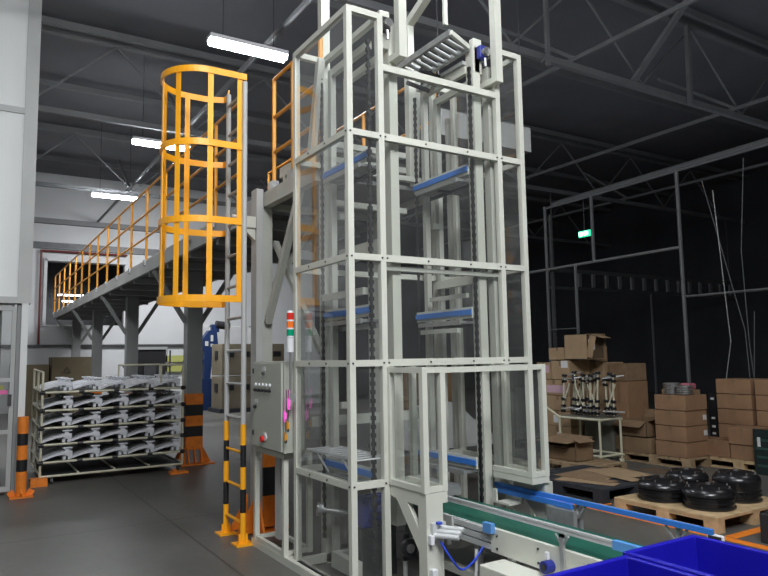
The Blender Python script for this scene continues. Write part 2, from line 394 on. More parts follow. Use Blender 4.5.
# ------------------------------------------------------------------ caged ladder
ldr = thing('caged_ladder', 'fixed steel ladder with bright yellow safety cage and striped lower rails', 'ladder', (2.13, 6.03, 0))
for y, top in ((5.81, 4.17), (6.26, 4.20)):
    r = MB().cyl((2.13, y, 1.03), (2.13, y, top), .024, 12).build('side_rail', lightgrey, ldr, smooth=True)
    stripes(.0, [(.27, yellow), (.20, black), (.19, yellow), (.19, black), (.18, yellow)], lambda a, e: MB().cyl((2.13, y, a), (2.13, y, e), .0255, 12), r)
    MB().box(2.05, 2.21, y-.08, y+.08, 0, .014).box(2.09,2.17,y-.012,y+.012,0,.09).cyl((2.075,y-.05,.0),(2.075,y-.05,.04),.01,6).cyl((2.185,y+.05,.0),(2.185,y+.05,.04),.01,6).build('foot_plate', yellow, r)
for k in range(14):
    z = .18 + .3 * k
    MB().cyl((2.13, 5.81, z), (2.13, 6.26, z), .014, 8).build('rung', yellow if z < 1.0 else lightgrey, ldr)
def hp(t):     # plan of the cage hoop, 0..1 from the near rail round to the far rail
    L1, L2, L3 = .33, PI*.355, .33; L = (L1+L2+L3)*t; cx, cy, r = 1.82, 6.17, .355
    if L < L1: return (2.15-L, cy-r)
    if L < L1+L2:
        a = (L-L1)/r; return (cx-r*math.sin(a), cy-r*math.cos(a))
    return (cx+(L-L1-L2), cy+r-.06*max(0,(L-L1-L2-.18)/.15))
def hoop(z, name='cage_hoop'):
    m = MB(); N = 40; pts = [hp(k / N) for k in range(N+1)] + [(2.16, 6.40), (2.13, 6.26)]
    for i in range(len(pts)-1):
        a, b_ = pts[i], pts[i+1]
        d = Vector((b_[0]-a[0], b_[1]-a[1], 0)); 
        if d.length < 1e-4: continue
        d.normalize(); n_ = Vector((-d.y, d.x, 0)) * .006
        m.add([(a[0]-n_.x,a[1]-n_.y,z-.03),(a[0]+n_.x,a[1]+n_.y,z-.03),(a[0]+n_.x,a[1]+n_.y,z+.03),(a[0]-n_.x,a[1]-n_.y,z+.03),
               (b_[0]-n_.x,b_[1]-n_.y,z-.03),(b_[0]+n_.x,b_[1]+n_.y,z-.03),(b_[0]+n_.x,b_[1]+n_.y,z+.03),(b_[0]-n_.x,b_[1]-n_.y,z+.03)],
              [(0,1,2,3),(7,6,5,4),(0,4,5,1),(1,5,6,2),(2,6,7,3),(3,7,4,0)])
    return m.build(name, yellow, ldr)
for z in (4.22, 3.545, 2.845, 2.14): hoop(z)
for t in (.035, .19, .36, .50, .635, .80, .93):
    x, y = hp(t); x2, y2 = hp(t+.004); d = Vector((x2-x, y2-y, 0)).normalized()
    n_ = Vector((-d.y, d.x, 0)); d *= .025; n_ *= .004
    a = MB()
    base = [(x-d.x-n_.x*3.2,y-d.y-n_.y*3.2),(x+d.x-n_.x*3.2,y+d.y-n_.y*3.2),(x+d.x-n_.x*1.6,y+d.y-n_.y*1.6),(x-d.x-n_.x*1.6,y-d.y-n_.y*1.6)]
    a.prism(base, 'z', 2.115, 4.235); a.build('cage_strip', yellow, ldr)

# ------------------------------------------------------------------ lift tower guard
G = thing('lift_guard_frame', 'tall cream steel guard frame with clear panels around the vertical lift', 'machine guard', (3.06, 4.5, 0))
LX, MX, NX, RX = 2.25, 2.51, 3.635, 3.885
FY, BY = 4.05, 4.93
TZ = 4.12
P = .045
def post(x, y, z0, z1, w=P, m=cream, name='post'): return MB().box(x-w/2, x+w/2, y-w/2, y+w/2, z0, z1).build(name, m, G)
def railx(x0, x1, y, z, w=P, h=P, m=cream, name='rail'): return MB().box(x0, x1, y-w/2, y+w/2, z-h/2, z+h/2).build(name, m, G)
def raily(x, y0, y1, z, w=P, h=P, m=cream, name='rail'): return MB().box(x-w/2, x+w/2, y0, y1, z-h/2, z+h/2).build(name, m, G)
for x in (LX, MX, NX, RX):
    for y in (FY, BY):
        z0 = 0 if (x < 3 or y > 4.5) else 0
        post(x, y, z0, TZ)
LV = (4.10, 3.19, 2.30, 1.56, .74)
for z in LV:
    for x in (LX, RX):
        if x == RX and z < 1: continue
        raily(x, FY+P/2, BY-P/2, z)
    for y in (FY, BY):
        railx(LX+P/2, MX-P/2, y, z)
        if not (z < 1 and y == FY): railx(NX+P/2, RX-P/2, y, z)
    if z in (3.19, 2.30, 1.56):
        railx(MX+P/2, NX-P/2, FY, z, h=.05)
    if z in (3.19, 2.30): railx(MX+P/2, NX-P/2, BY, z)
railx(MX+P/2, NX-P/2, FY, 3.715, h=.05); railx(MX+P/2, NX-P/2, FY+.04, 2.235, h=.03, m=cream2)
raily(RX, FY, BY, .73); raily(LX, FY+P/2, BY-P/2, .03, h=.06)
raily(NX, FY+P/2, BY-P/2, 4.10); raily(MX, FY+P/2, BY-P/2, 4.10)
MB().box(2.19, 2.27, 4.03, 5.76, 0, .06).build('base_rail', cream, G)
railx(LX, RX, BY, .04, h=.06)
# bolts on the left and front rails
for zi in (3.19, 2.30, 1.56, .74):
    m = MB()
    for y in (FY, 4.38, 4.66): m.cyl((LX-P/2-.006, y, zi), (LX-P/2, y, zi), .007, 8)
    for x in (LX, MX-.012, MX+.03, 2.9, 3.3, NX-.03, NX+.02): 
        if zi > 1 or x < 2.6: m.cyl((x, FY-P/2-.006, zi), (x, FY-P/2, zi), .007, 8)
    m.build('bolt_row', darkmetal, G)
# clear panels
def panel_x(x, y0, y1, z0, z1): MB().quad((x,y0,z0),(x,y1,z0),(x,y1,z1),(x,y0,z1)).build('clear_panel', glass, G)
def panel_y(y, x0, x1, z0, z1): MB().quad((x0,y,z0),(x1,y,z0),(x1,y,z1),(x0,y,z1)).build('clear_panel', glass, G)
cells = [(3.215, 4.075), (2.325, 3.165), (1.585, 2.275), (.765, 1.535), (.065, .715)]
for z0, z1 in cells:
    panel_x(LX-.012, FY+P/2, BY-P/2, z0, z1)
    panel_y(FY, LX+P/2, MX-P/2, z0, z1)
for z0, z1 in cells[:4]:
    panel_x(RX, FY+P/2, BY-P/2, z0, z1); panel_y(FY, NX+P/2, RX-P/2, z0, z1); 
for z0, z1 in cells[1:3]: panel_y(FY, MX+P/2, NX-P/2, z0, z1)
panel_y(FY, MX+P/2, NX-P/2, 3.215, 3.69)
for z0, z1 in cells[1:4]: panel_y(BY, LX+P/2, MX-P/2, z0, z1)

# front in-feed boxes
def frontbox(xa, xb, full_left):
    y0 = 3.62
    for x, y in ((xa, y0), (xb, y0), (xa if not full_left else xb, FY-.03)):
        post(x, y, .73, 1.53, .04)
    for z in (.75, 1.51):
        railx(xa+.02, xb-.02, y0, z, .036, .036); raily(xa, y0+.02, FY-.024, z, .036, .036); raily(xb, y0+.02, FY-.024, z, .036, .036)
    panel_y(y0, xa, xb, .77, 1.49); panel_x(xa, y0+.02, FY-.02, .77, 1.49); panel_x(xb, y0+.02, FY-.02, .77, 1.49)
frontbox(2.54, 2.685, False); frontbox(3.47, 3.60, True)
post(2.75, FY, .76, 1.53, .04); 
MB().box(2.706, 3.449, 3.603, 3.638, 1.49, 1.527).build('door_header', cream, G)
MB().box(2.53, 2.70, 3.60, 4.02, .66, .728).build('box_sill', cream, G)
MB().box(3.452, 3.618, 3.602, 4.02, .685, .728).build('box_sill', cream, G)
# gusseted legs under the boxes
MB().box(2.53, 2.66, 3.60, 3.69, 0, .66).build('support_leg', cream, G)
gp = MB().prism([(4.02,.66),(3.69,.66),(3.69,.645),(3.945,.645)], 'x', 2.53, 2.56)     # triangular plate with a triangular hole
gp.prism([(3.945,.645),(3.815,.645),(3.69,.495),(3.69,.36)], 'x', 2.53, 2.56)
gp.build('gusset', cream, G)
MB().box(3.585, 3.665, 3.62, 3.70, 0, .685).build('support_leg', cream2, G)
MB().prism([(4.02,.69),(3.70,.69),(3.70,.40)], 'x', 3.60, 3.63).build('gusset', cream2, G)
MB().box(2.50,2.56,3.62,4.06,.0,.06).build('base_rail', cream, G)

# ------------------------------------------------------------------ hoist masts, chains, motors
def mast(name, label, fx, rx, ox=None):
    t = thing(name, label, 'lift mast', (fx, 4.5, 0))
    MB().box(fx-.036, fx+.036, 4.10, 4.19, .42, 4.12).build('front_column', cream, t)
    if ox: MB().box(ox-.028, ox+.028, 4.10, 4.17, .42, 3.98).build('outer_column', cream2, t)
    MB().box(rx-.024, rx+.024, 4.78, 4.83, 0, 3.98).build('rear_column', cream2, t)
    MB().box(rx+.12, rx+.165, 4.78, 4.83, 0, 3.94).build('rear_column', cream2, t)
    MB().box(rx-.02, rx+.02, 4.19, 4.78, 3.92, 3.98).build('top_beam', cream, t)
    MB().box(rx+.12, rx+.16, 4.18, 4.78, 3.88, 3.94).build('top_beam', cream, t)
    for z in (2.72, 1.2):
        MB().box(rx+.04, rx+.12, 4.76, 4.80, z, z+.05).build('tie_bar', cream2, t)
    return t
def chain(t, x, y, z0=.2, z1=3.95, w=.016):
    m = MB().box(x-.006, x+.006, y-.012, y+.012, z0, z1)
    k = 0; z = z0
    while z < z1:
        m.box(x-w, x+w, y-.015, y+.015, z, z+.03); z += .06
    m.build('chain', chainm, t)
ML = mast('lift_mast', 'left cream lift mast with dark chain inside the guard frame', 2.665, 2.515)
MR = mast('lift_mast', 'right cream lift mast with dark chain inside the guard frame', 3.478, 3.45, 3.62)
for t, xs, xr in ((ML, 2.465, 2.465), (MR, 3.425, 3.415)):
    chain(t, xs, 4.13, w=.014 if xs < 3 else .009); chain(t, xr, 4.90, w=.010)
MB().box(3.90,3.94, 5.05, 5.09, 0, 3.9).build('tie_column', cream2, MR)
# hanging square posts above the corners, with brackets
for x, t in ((2.665, ML), (3.60, MR)):
    MB().box(x-.034, x+.034, 3.955, 4.02, 3.80, 5.6).build('hanging_post', cream, t)
    MB().box(x-.034, x+.034, 4.02, 4.16, 3.80, 3.85).build('hanging_bracket', cream, t)
# gear motors near the mast tops
for x, lab, pm, mm, z in ((2.575, 'small dark gear motor on top of the left lift mast', ML, darkmetal, 4.06), (3.515, 'small blue gear motor on top of the right lift mast', MR, motorblue, 4.06)):
    g = thing('gear_motor', lab, 'motor', (x, 4.06, z))
    MB().box(x-.04, x+.04, 4.04, 4.09, z-.05, z+.06).build('gearbox', mm, g, bevel=.008)
    MB().cyl((x, 4.0, z), (x, 4.04, z), .032, 16).build('output_flange', silver, g, smooth=True)
    MB().cyl((x, 4.03, z-.12), (x, 4.03, z-.05), .012, 10).build('drain_fitting', silver, g)
for x in (2.60, 3.50):
    MB().box(x-.045, x+.045, 4.10, 4.16, 3.9, 4.20).build('bearing_plate', cream, ML if x < 3 else MR, bevel=.01)
# rear high posts of the hoist with tilted roller bed
MB().box(3.42, 3.49, 5.0, 5.07, 3.2, 4.75).build('upper_post', cream, MR)
MB().bar((3.455, 5.04, 4.72), (3.455, 3.6, 5.35), .07).build('upper_brace', cream, MR)
MB().box(2.52,2.60,5.0,5.07,0,5.6).build('upper_post', cream, ML)
MB().box(3.86,3.90,5.0,5.03,4.82,6.0).build('drop_post', cream, MR)
MB().bar((3.60, 5.2, 3.2), (3.5, 4.98, 4.4), .06).build('upper_brace', cream2, MR)
MB().bar((2.40, 4.98, 3.2), (2.46, 4.9, 4.1), .06).build('upper_brace', cream2, ML)
rb = thing('tilted_roller_bed', 'short grey roller bed tilted on top of the lift tower', 'roller bed', (3.1, 4.5, 4.0))
MB().bar((3.18, 4.80, 4.15), (3.18, 4.05, 4.15), .03, .05).build('side_rail', galv, rb)
MB().bar((3.42, 4.85, 4.11), (3.42, 4.12, 4.11), .03, .05).build('side_rail', galv, rb)
MB().bar((3.18, 4.05, 4.15), (3.42, 4.12, 4.11), .03, .04).build('end_rail', cream, rb)
for k in range(8):
    y = 4.16 + k*.088
    MB().cyl((3.20, y, 4.148), (3.40, y+.02, 4.114), .02, 8).build('roller', lightgrey, rb)
MB().box(3.40, 3.44, 4.18, 4.85, 3.99, 4.02).build('support', galv, rb)
for k in range(3): MB().cyl((3.2, 4.5+.1*k, 4.02-.02*k), (3.44, 4.5+.1*k, 3.99-.02*k), .02, 8).build('drive_roller', darkmetal, rb)

# lift carriages
def carriage(x, z, lab, side):
    t = thing('lift_carriage', lab, 'lift carriage', (x, 4.5, z), 'lift carriages with blue edges')
    MB().box(x-.040, x-.026, (4.12 if x > 3 else 4.15), 4.88, z-.02, z+.022).build('edge_strip', bluestrip, t)
    MB().box(x-.026, x-.012, (4.12 if x > 3 else 4.15), 4.88, z-.045, z+.042).build('edge_channel', cream, t)
    m = MB()
    for k in range(9): m.box(x-.07, x+.12, 4.20+k*.064, 4.25+k*.064, z-.085, z-.065)
    m.build('slat_deck', greysteel, t)
    MB().box(x-.09, x-.07, 4.20, 4.77, z-.095, z-.06).build('inner_rail', galv, t)
    MB().bar((x+.1, 4.2, z-.09), (x+.1, 4.86, z-.09), .03).build('chain_bar', darkmetal, t)
    MB().bar((x-.02, 4.52, z-.09), (x+.21, 4.52, z-.09), .03).build('chain_bar', darkmetal, t)
for z, nm in ((3.09, 'upper'), (1.94, 'middle'), (.78, 'lowest')):
    carriage(2.50, z, f'blue-edged lift carriage in the left mast, {nm} one', -1)
    carriage(3.40, z, f'blue-edged lift carriage in the right mast, {nm} one', 1)
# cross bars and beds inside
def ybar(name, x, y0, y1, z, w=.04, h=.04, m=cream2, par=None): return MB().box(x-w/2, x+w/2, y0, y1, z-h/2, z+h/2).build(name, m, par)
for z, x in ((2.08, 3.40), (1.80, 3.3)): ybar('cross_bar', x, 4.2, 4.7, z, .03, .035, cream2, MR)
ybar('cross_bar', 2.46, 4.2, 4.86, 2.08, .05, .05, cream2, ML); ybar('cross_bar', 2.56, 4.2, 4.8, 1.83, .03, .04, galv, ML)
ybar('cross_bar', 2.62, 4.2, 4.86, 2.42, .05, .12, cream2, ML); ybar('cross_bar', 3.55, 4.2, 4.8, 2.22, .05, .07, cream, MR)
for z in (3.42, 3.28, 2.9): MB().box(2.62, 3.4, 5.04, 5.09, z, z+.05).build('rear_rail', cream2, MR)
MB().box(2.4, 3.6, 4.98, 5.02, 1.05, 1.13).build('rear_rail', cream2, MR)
# infeed conveyor on the landing
ic = thing('infeed_conveyor', 'cream conveyor bed entering the lift from the landing at upper level', 'conveyor', (3, 5.6, 3.2))
for x in (2.62, 3.3): MB().box(x-.02, x+.02, 5.12, 6.1, 3.38, 3.48).build('side_rail', cream, ic)
MB().box(2.64, 3.28, 5.12, 6.1, 3.40, 3.43).build('bed', galv, ic)
for x in (2.62, 3.3):
    for y in (5.2, 6.0): MB().box(x-.02, x+.02, y-.02, y+.02, 3.18, 3.38).build('leg', cream, ic)
# wire tray
wt = thing('wire_tray', 'white wire rack tray mounted low inside the lift tower', 'tray', (2.4, 4.4, .9))
m = MB()
for x in (2.30, 2.56): m.bar((x, 4.10, .90), (x, 4.86, .90), .016)
for k in range(9): m.bar((2.30, 4.10+k*.095, .90), (2.56, 4.10+k*.095, .90), .010)
m.build('grid', whiteplastic, wt)
MB().bar((2.30,4.3,.9),(2.40,4.3,.74),.012).bar((2.30,4.7,.9),(2.40,4.7,.74),.012).build('bracket', whiteplastic, wt)
# drive motor low in tower
dm = thing('drive_motor', 'large dark blue drive motor low inside the lift tower', 'motor', (2.65, 4.55, .3))
m = MB().cyl((2.56, 4.45, .48), (2.80, 4.45, .48), .10, 20); 
m.build('motor_body', motorblue, dm, smooth=True)
m = MB()
for k in range(12):
    a = 2*PI*k/12; m.box(2.58, 2.78, 4.45+.1*math.cos(a)-.004, 4.45+.1*math.cos(a)+.004, .48+.1*math.sin(a)-.008, .48+.1*math.sin(a)+.008)
m.build('cooling_fin', motorblue, dm)
MB().box(2.52, 2.60, 4.38, 4.52, .36, .58).build('gearbox', motorblue, dm, bevel=.01)
MB().box(2.50, 2.80, 4.38, 4.55, .0, .36).build('motor_stand', darkmetal, dm)
tag(MB().cyl((2.34, 4.75, .46), (3.02, 4.40, .33), .022, 12).cyl((2.33,4.755,.462),(2.37,4.74,.456),.05,12).build('drive_shaft', galv, smooth=True), 'bare steel drive shaft slanting across the tower bottom', 'shaft')
tag(MB().box(2.40, 3.4, 4.60, 4.66, .05, .16).box(2.40,2.46,4.3,4.6,.05,.16).build('floor_channel', cream2), 'low cream floor channel inside the tower base', 'channel')
tag(MB().box(3.0, 3.36, 4.30, 4.86, .52, .60).box(3.05,3.32,4.64,4.84,0,.52).build('lower_housing', greysteel), 'grey sheet metal housing under the lowest lift carriage', 'housing')
# round fan motor under front left
fm = thing('fan_motor', 'small round black fan motor beside the left support leg', 'motor', (2.6, 4.02, .3))
MB().box(2.55, 2.60, 3.90, 4.0, .24, .42).build('housing', black, fm, bevel=.01)
MB().cyl((2.58, 3.90, .33), (2.58, 3.865, .33), .062, 20).build('fan_cover', black, fm)
MB().cyl((2.58, 3.865, .33), (2.58, 3.855, .33), .030, 16).build('hub', silver, fm)
MB().cyl((2.58, 3.93, .24), (2.58, 3.93, .08), .016, 8).box(2.54,2.62,3.9,3.96,.0,.10).build('mounting_foot', galv, fm)

# ------------------------------------------------------------------ control cabinet with stand
cc = thing('control_cabinet', 'grey electrical control cabinet on a stand at the left of the lift tower', 'cabinet', (2.22, 5.3, 0))
CX = 2.14; y0, y1, z0, z1 = 4.985, 5.62, .86, 1.58
MB().box(CX+.02, 2.34, y0, y1, z0, z1).build('body', cabm, cc, bevel=.004)
dr = MB().box(CX, CX+.018, y0+.01, y1-.01, z0+.012, z1-.012).build('door', cabm, cc, bevel=.004)
for z in (1.50, .98):
    MB().cyl((CX-.008, y1-.04, z-.02), (CX-.008, y1-.04, z+.02), .008, 8).build('hinge', darkmetal, dr)
for k in range(5):
    y = 5.53 - k*.078
    MB().cyl((CX, y, 1.385), (CX-.012, y, 1.385), .014, 12).build('indicator', whiteplastic, dr)
    MB().cyl((CX, y, 1.340), (CX-.022, y, 1.340), .013, 12).build('push_button', black, dr)
MB().box(CX-.003, CX, 5.32, 5.38, 1.50, 1.535).build('name_plate', papersh, dr)
MB().cyl((CX, 5.35, 1.48), (CX-.02, 5.35, 1.48), .012, 10).build('key_switch', darkmetal, dr)
MB().box(CX-.003, CX, 5.49, 5.55, 1.23, 1.26).build('name_plate', papersh, dr)
MB().cyl((CX, 5.53, 1.20), (CX-.022, 5.53, 1.20), .014, 10).build('push_button', black, dr)
MB().box(CX-.003, CX, 5.30, 5.37, .985, 1.0).build('name_plate', papersh, dr)
MB().cyl((CX, 5.35, .945), (CX-.03, 5.35, .945), .024, 16).build('emergency_stop', redm, dr)
MB().cyl((CX, 5.32, .96), (CX-.008, 5.32, .96), .03, 16).build('stop_collar', papersh, dr)
MB().cyl((2.24, y1, 1.52), (2.24, y1+.03, 1.52), .018, 8).build('cable_gland', mat('gland yellow', (.7,.5,.05), .5), cc)
for x, y in ((2.21, 5.69), (2.21, 5.08), (2.42, 5.69), (2.42, 5.08)):
    MB().box(x-.02, x+.02, y-.02, y+.02, .06, .84).build('stand_leg', cream, cc)
for x in (2.21, 2.42):
    for a_, b_ in ((.805,.845),(.065,.095)): MB().box(x-.016, x+.016, 5.10, 5.67, a_, b_).build('stand_rail', cream, cc)
for y in (5.08, 5.69):
    for a_, b_ in ((.805,.845),(.065,.095)): MB().box(2.23, 2.40, y-.016, y+.016, a_, b_).build('stand_rail', cream, cc)
MB().box(2.30, 2.34, 5.40, 5.50, .1, .80).build('stand_panel', lightgrey, cc)
# signal tower
st = thing('signal_tower', 'red, amber and green stack light on a thin pole beside the cabinet', 'signal light', (2.16, 4.9, 1.2))
sx, sy = 2.16, 4.86
MB().cyl((sx, sy, 1.32), (sx, sy, 1.65), .0085, 10).build('pole', silver, st, smooth=True)
MB().cyl((sx, sy, 1.65), (sx, sy, 1.76), .028, 20).build('base', whiteplastic, st, smooth=True)
for z, m_, n_ in ((1.775, lensG, 'green_lens'), (1.838, lensO, 'amber_lens'), (1.901, lensR, 'red_lens')):
    MB().cyl((sx, sy, z), (sx, sy, z+.054), .028, 20).build(n_, m_, st, smooth=True)
    MB().cyl((sx, sy, z-.012), (sx, sy, z), .0295, 20).build('ring', whiteplastic, st, smooth=True)
MB().cyl((sx, sy, 1.955), (sx, sy, 1.972), .0285, 20, .022).build('cap', whiteplastic, st, smooth=True)
MB().box(sx-.014, sx+.03, sy-.014, sy+.014, 1.27, 1.33).build('pole_clamp', galv, st)
MB().box(sx+.02, 2.20, sy+.0, sy+.03, 1.285, 1.32).build('pole_arm', galv, st)
# hanging tags
for i, (y, z, m_, lab) in enumerate(((4.93, 1.16, pinkm, 'bright pink tag hanging at the cabinet side, lower one'), (4.86, 1.26, pinkm, 'bright pink tag hanging below the stack light pole, upper one'),
                                   (4.88, 1.09, otag, 'orange tag hanging below the pink tags, upper one'), (4.92, 1.00, otag, 'orange tag hanging below the pink tags, lowest one'))):
    t = thing('hanging_tag', lab, 'tag', (2.15, y, z))
    MB().box(2.142, 2.150, y-.022, y+.022, z-.025, z+.022).box(2.138,2.142,y-.014,y+.014,z-.035,z+.035).build('tag_body', m_, t, bevel=.003)
    MB().cyl((2.147, y, z+.02), (2.147, y-.01, 1.36), .0035, 6).build('cord', m_ if i < 2 else black, t)
    MB().cyl((2.147, y, z-.025), (2.147, y, z-.05), .010, 8).build('clip', darkmetal if i > 1 else m_, t)

# ------------------------------------------------------------------ belt conveyor
bc = thing('belt_conveyor', 'green belt conveyor with cream side plates running out of the lift', 'conveyor', (3.0, 2.5, 0))
BX0, BX1, BZ = 2.93, 3.36, .50
MB().box(BX0, BX1, .6, 4.6, BZ-.02, BZ).build('belt', belt, bc)
MB().box(BX0-.03, BX0, .6, 3.42, BZ-.14, BZ+.008).build('side_plate', cream, bc)
MB().box(BX1, BX1+.012, .6, 4.4, BZ-.12, BZ-.004).build('side_plate', galv, bc)
for k in range(3): MB().box(BX0-.028+.0, BX0-.0, 3.42, 3.95, BZ-.13+k*.045, BZ-.095+k*.045).build('profile_rail', alu, bc)
MB().box(BX0-.012, BX0, 3.42, 3.95, BZ-.13, BZ).build('profile_web', alu, bc)
MB().box(BX0-.05, BX0-.03, 3.80, 3.95, BZ-.13, BZ+.01).build('joint_plate', lightgrey, bc)
MB().box(BX0-.062, BX0-.028, 3.38, 3.46, BZ-.02, BZ+.04).build('stop_block', mat('light blue block', (.10,.28,.62), .45), bc)
m = MB()
for y in (3.36, 3.0, 2.62, 2.3): 
    for z in (BZ-.03, BZ-.11): m.cyl((BX0-.03, y, z), (BX0-.036, y, z), .008, 8)
m.build('bolt', darkmetal, bc)
for y in (3.6, 1.6): MB().box(BX0+.0, BX0+.04, y-.02, y+.02, 0, BZ-.12).box(BX1-.04,BX1,y-.02,y+.02,0,BZ-.12).build('leg', galv, bc)
MB().box(BX0+.03, BX1, 1.0, 4.2, .10, .15).build('lower_beam', cream2, bc)
eb = MB().box(2.70, BX0-.03, 1.6, 3.30, .04, .345).build('motor_cover', cream, bc, bevel=.006)
# guide rails
gr = thing('guide_rail', 'silver aluminium guide rail above the near edge of the green belt', 'guide rail', (2.97, 3, .5))
MB().box(2.955, 2.975, .9, 4.25, .600, .613).box(2.955,2.975,.9,4.25,.578,.591).box(2.960,2.970,.9,4.25,.585,.605).build('rail', alu, gr)
for y in (2.80, 1.6, 4.1):
    MB().box(2.882, 2.899, y-.014, y+.014, BZ-.12, .596).box(2.882,2.955,y-.014,y+.014,.58,.596).build('bracket', galv, gr)
    MB().bar((2.89,y+.012,.545),(2.89,y+.05,.59),.010).bar((2.89,y-.012,.545),(2.89,y-.05,.59),.010).build('bracket_gusset', galv, gr)
MB().box(2.948, 2.982, .9, 2.50, .572, .618).build('end_sleeve', mat('light blue sleeve', (.10,.30,.66), .45), gr)
bg = thing('blue_guide_rail', 'long blue guide rail on the far side of the conveyor outlet', 'guide rail', (3.56, 3, 0))
MB().box(3.545, 3.57, 2.32, 4.12, .592, .622).build('rail', bluestrip, bg)
MB().box(3.525, 3.545, 3.32, 4.08, .555, .59).build('lower_strip', bluestrip, bg)
MB().box(3.572, 3.583, 2.42, 3.6, .594, .62).build('back_profile', alu, bg)
for y in (2.55, 3.3):
    MB().box(3.572, 3.60, y-.015, y+.015, 0, .59).build('stand', galv, bg)
    MB().bar((3.56,y-.07,.585),(3.56,y-.01,.50),.014).bar((3.56,y+.07,.585),(3.56,y+.01,.50),.014).build('bracket', galv, bg)
tag(MB().box(3.50,3.535,3.28,3.52,.44,.55).box(3.48,3.56,3.30,3.40,.42,.44).build('sensor_bracket', galv), 'grey sensor bracket beneath the blue guide rail', 'bracket')
tag(MB().box(3.44,3.58,3.84,3.98,.50,.515).box(3.565,3.58,3.84,3.98,.515,.58).box(3.44,3.455,3.98,4.02,.5,.60).build('corner_bracket', cream), 'small cream bracket at the foot of the right mast column', 'bracket')
# valve block and hose
vb = thing('pneumatic_cylinder', 'silver pneumatic cylinder mounted on the front left support leg', 'cylinder', (2.6, 3.56, .5))
for k in range(3): MB().cyl((2.56+.02*k, 3.60, .475+.022*k), (2.66+.02*k, 3.44, .475+.022*k), .016, 10).build('cylinder_tube', alu, vb, smooth=True)
MB().box(2.555,2.66,3.57,3.61,.45,.55).build('end_block', alu, vb)
MB().box(2.58,2.61,3.54,3.57,.545,.56).build('fitting', hose, vb)
MB().box(2.535,2.565,3.56,3.60,.42,.48).box(2.545,2.585,3.56,3.60,.20,.27).build('valve', whiteplastic, vb, bevel=.006)
pts = []
cp = [Vector((2.60,3.55,.44)), Vector((2.635,3.50,.35)), Vector((2.72,3.50,.262)), Vector((2.80,3.48,.30)), Vector((2.90,3.50,.37))]
for i in range(len(cp)-1):
    p0 = cp[max(i-1,0)]; p1 = cp[i]; p2 = cp[i+1]; p3 = cp[min(i+2,len(cp)-1)]
    for k in range(8):
        t = k/8; pts.append(.5*((2*p1)+(p2-p0)*t+(2*p0-5*p1+4*p2-p3)*t*t+(3*p1-p0-3*p2+p3)*t**3))
pts.append(cp[-1])
tag(MB().tube(pts, .007, 8).build('air_hose', hose, smooth=True), 'bright blue air hose looping down from the pneumatic cylinder', 'hose')
tag(MB().tube([(2.86,3.52,.36),(2.84,3.50,.25),(2.82,3.50,.12),(2.84,3.5,.0)], .011, 8).build('cable_conduit', lightgrey, smooth=True), 'grey flexible conduit dropping behind the blue hose', 'cable')
tag(MB().tube([(2.89,3.50,.37),(2.88,3.46,.22),(2.86,3.44,.10),(2.90,3.42,.01)], .005, 6).build('black_cable', black, smooth=True), 'thin black cable dropping beside the cream motor cover', 'cable')
cnc = thing('round_connector', 'small round dark blue connector on the near side of the conveyor', 'connector', (2.88, 2.62, .4))
MB().cyl((2.898, 2.90, .40), (2.84, 2.90, .40), .035, 16).build('body', motorblue, cnc); MB().cyl((2.84,2.90,.40),(2.835,2.90,.40),.02,12).build('face', black, cnc)
MB().box(2.86,2.88,2.89,2.91,.44,.48).build('lever', whiteplastic, cnc)

# ------------------------------------------------------------------ blue crates on a trolley
def crate(x0, x1, y0, y1, z0, z1, lab):
    t = thing('plastic_crate', lab, 'crate', ((x0+x1)/2, (y0+y1)/2, z0), 'deep blue plastic crates in the foreground')
    i = .035; w_ = .008
    m = MB()   # tapering outer shell
    o = [(x0+i, y0+i), (x1-i, y0+i), (x1-i, y1-i), (x0+i, y1-i)]; q = [(x0+.01, y0+.01), (x1-.01, y0+.01), (x1-.01, y1-.01), (x0+.01, y1-.01)]
    inn = [(x+(w_ if x < (x0+x1)/2 else -w_), y+(w_ if y < (y0+y1)/2 else -w_)) for x, y in o]
    inq = [(x+(w_ if x < (x0+x1)/2 else -w_), y+(w_ if y < (y0+y1)/2 else -w_)) for x, y in q]
    vs = [(x,y,z0) for x,y in o]+[(x,y,z1) for x,y in q]+[(x,y,z0+.01) for x,y in inn]+[(x,y,z1) for x,y in inq]
    fs = [(0,3,2,1),(8,9,10,11)]
    for k in range(4):
        l = (k+1)%4
        fs += [(k,l,4+l,4+k),(8+l,8+k,12+k,12+l),(4+k,4+l,12+l,12+k)]
    m.add(vs, fs).build('shell', cratem, t, bevel=.006)
    r = MB(); 
    r.box(x0-.006,x1+.006,y0-.006,y0+.014,z1-.03,z1); r.box(x0-.006,x1+.006,y1-.014,y1+.006,z1-.03,z1)
    r.box(x0-.006,x0+.014,y0+.014,y1-.014,z1-.03,z1); r.box(x1-.014,x1+.006,y0+.014,y1-.014,z1-.03,z1)
    r.build('rim', cratem, t, bevel=.004)
    return t
crate(1.42, 1.99, .90, 1.63, .58, .90, 'deep blue plastic crate, the nearer left one at the bottom edge')
crate(2.02, 2.42, 1.02, 1.66, .58, .90, 'deep blue plastic crate, the right one holding white pieces')
tr = thing('crate_trolley', 'low grey trolley table carrying the two blue crates', 'trolley', (1.9, 1.3, 0))
MB().box(1.38, 2.46, .85, 1.70, .54, .58).build('table_top', greysteel, tr)
for x in (1.42, 2.42):
    for y in (.9, 1.64): MB().box(x-.02, x+.02, y-.02, y+.02, 0, .54).build('leg', greysteel, tr)
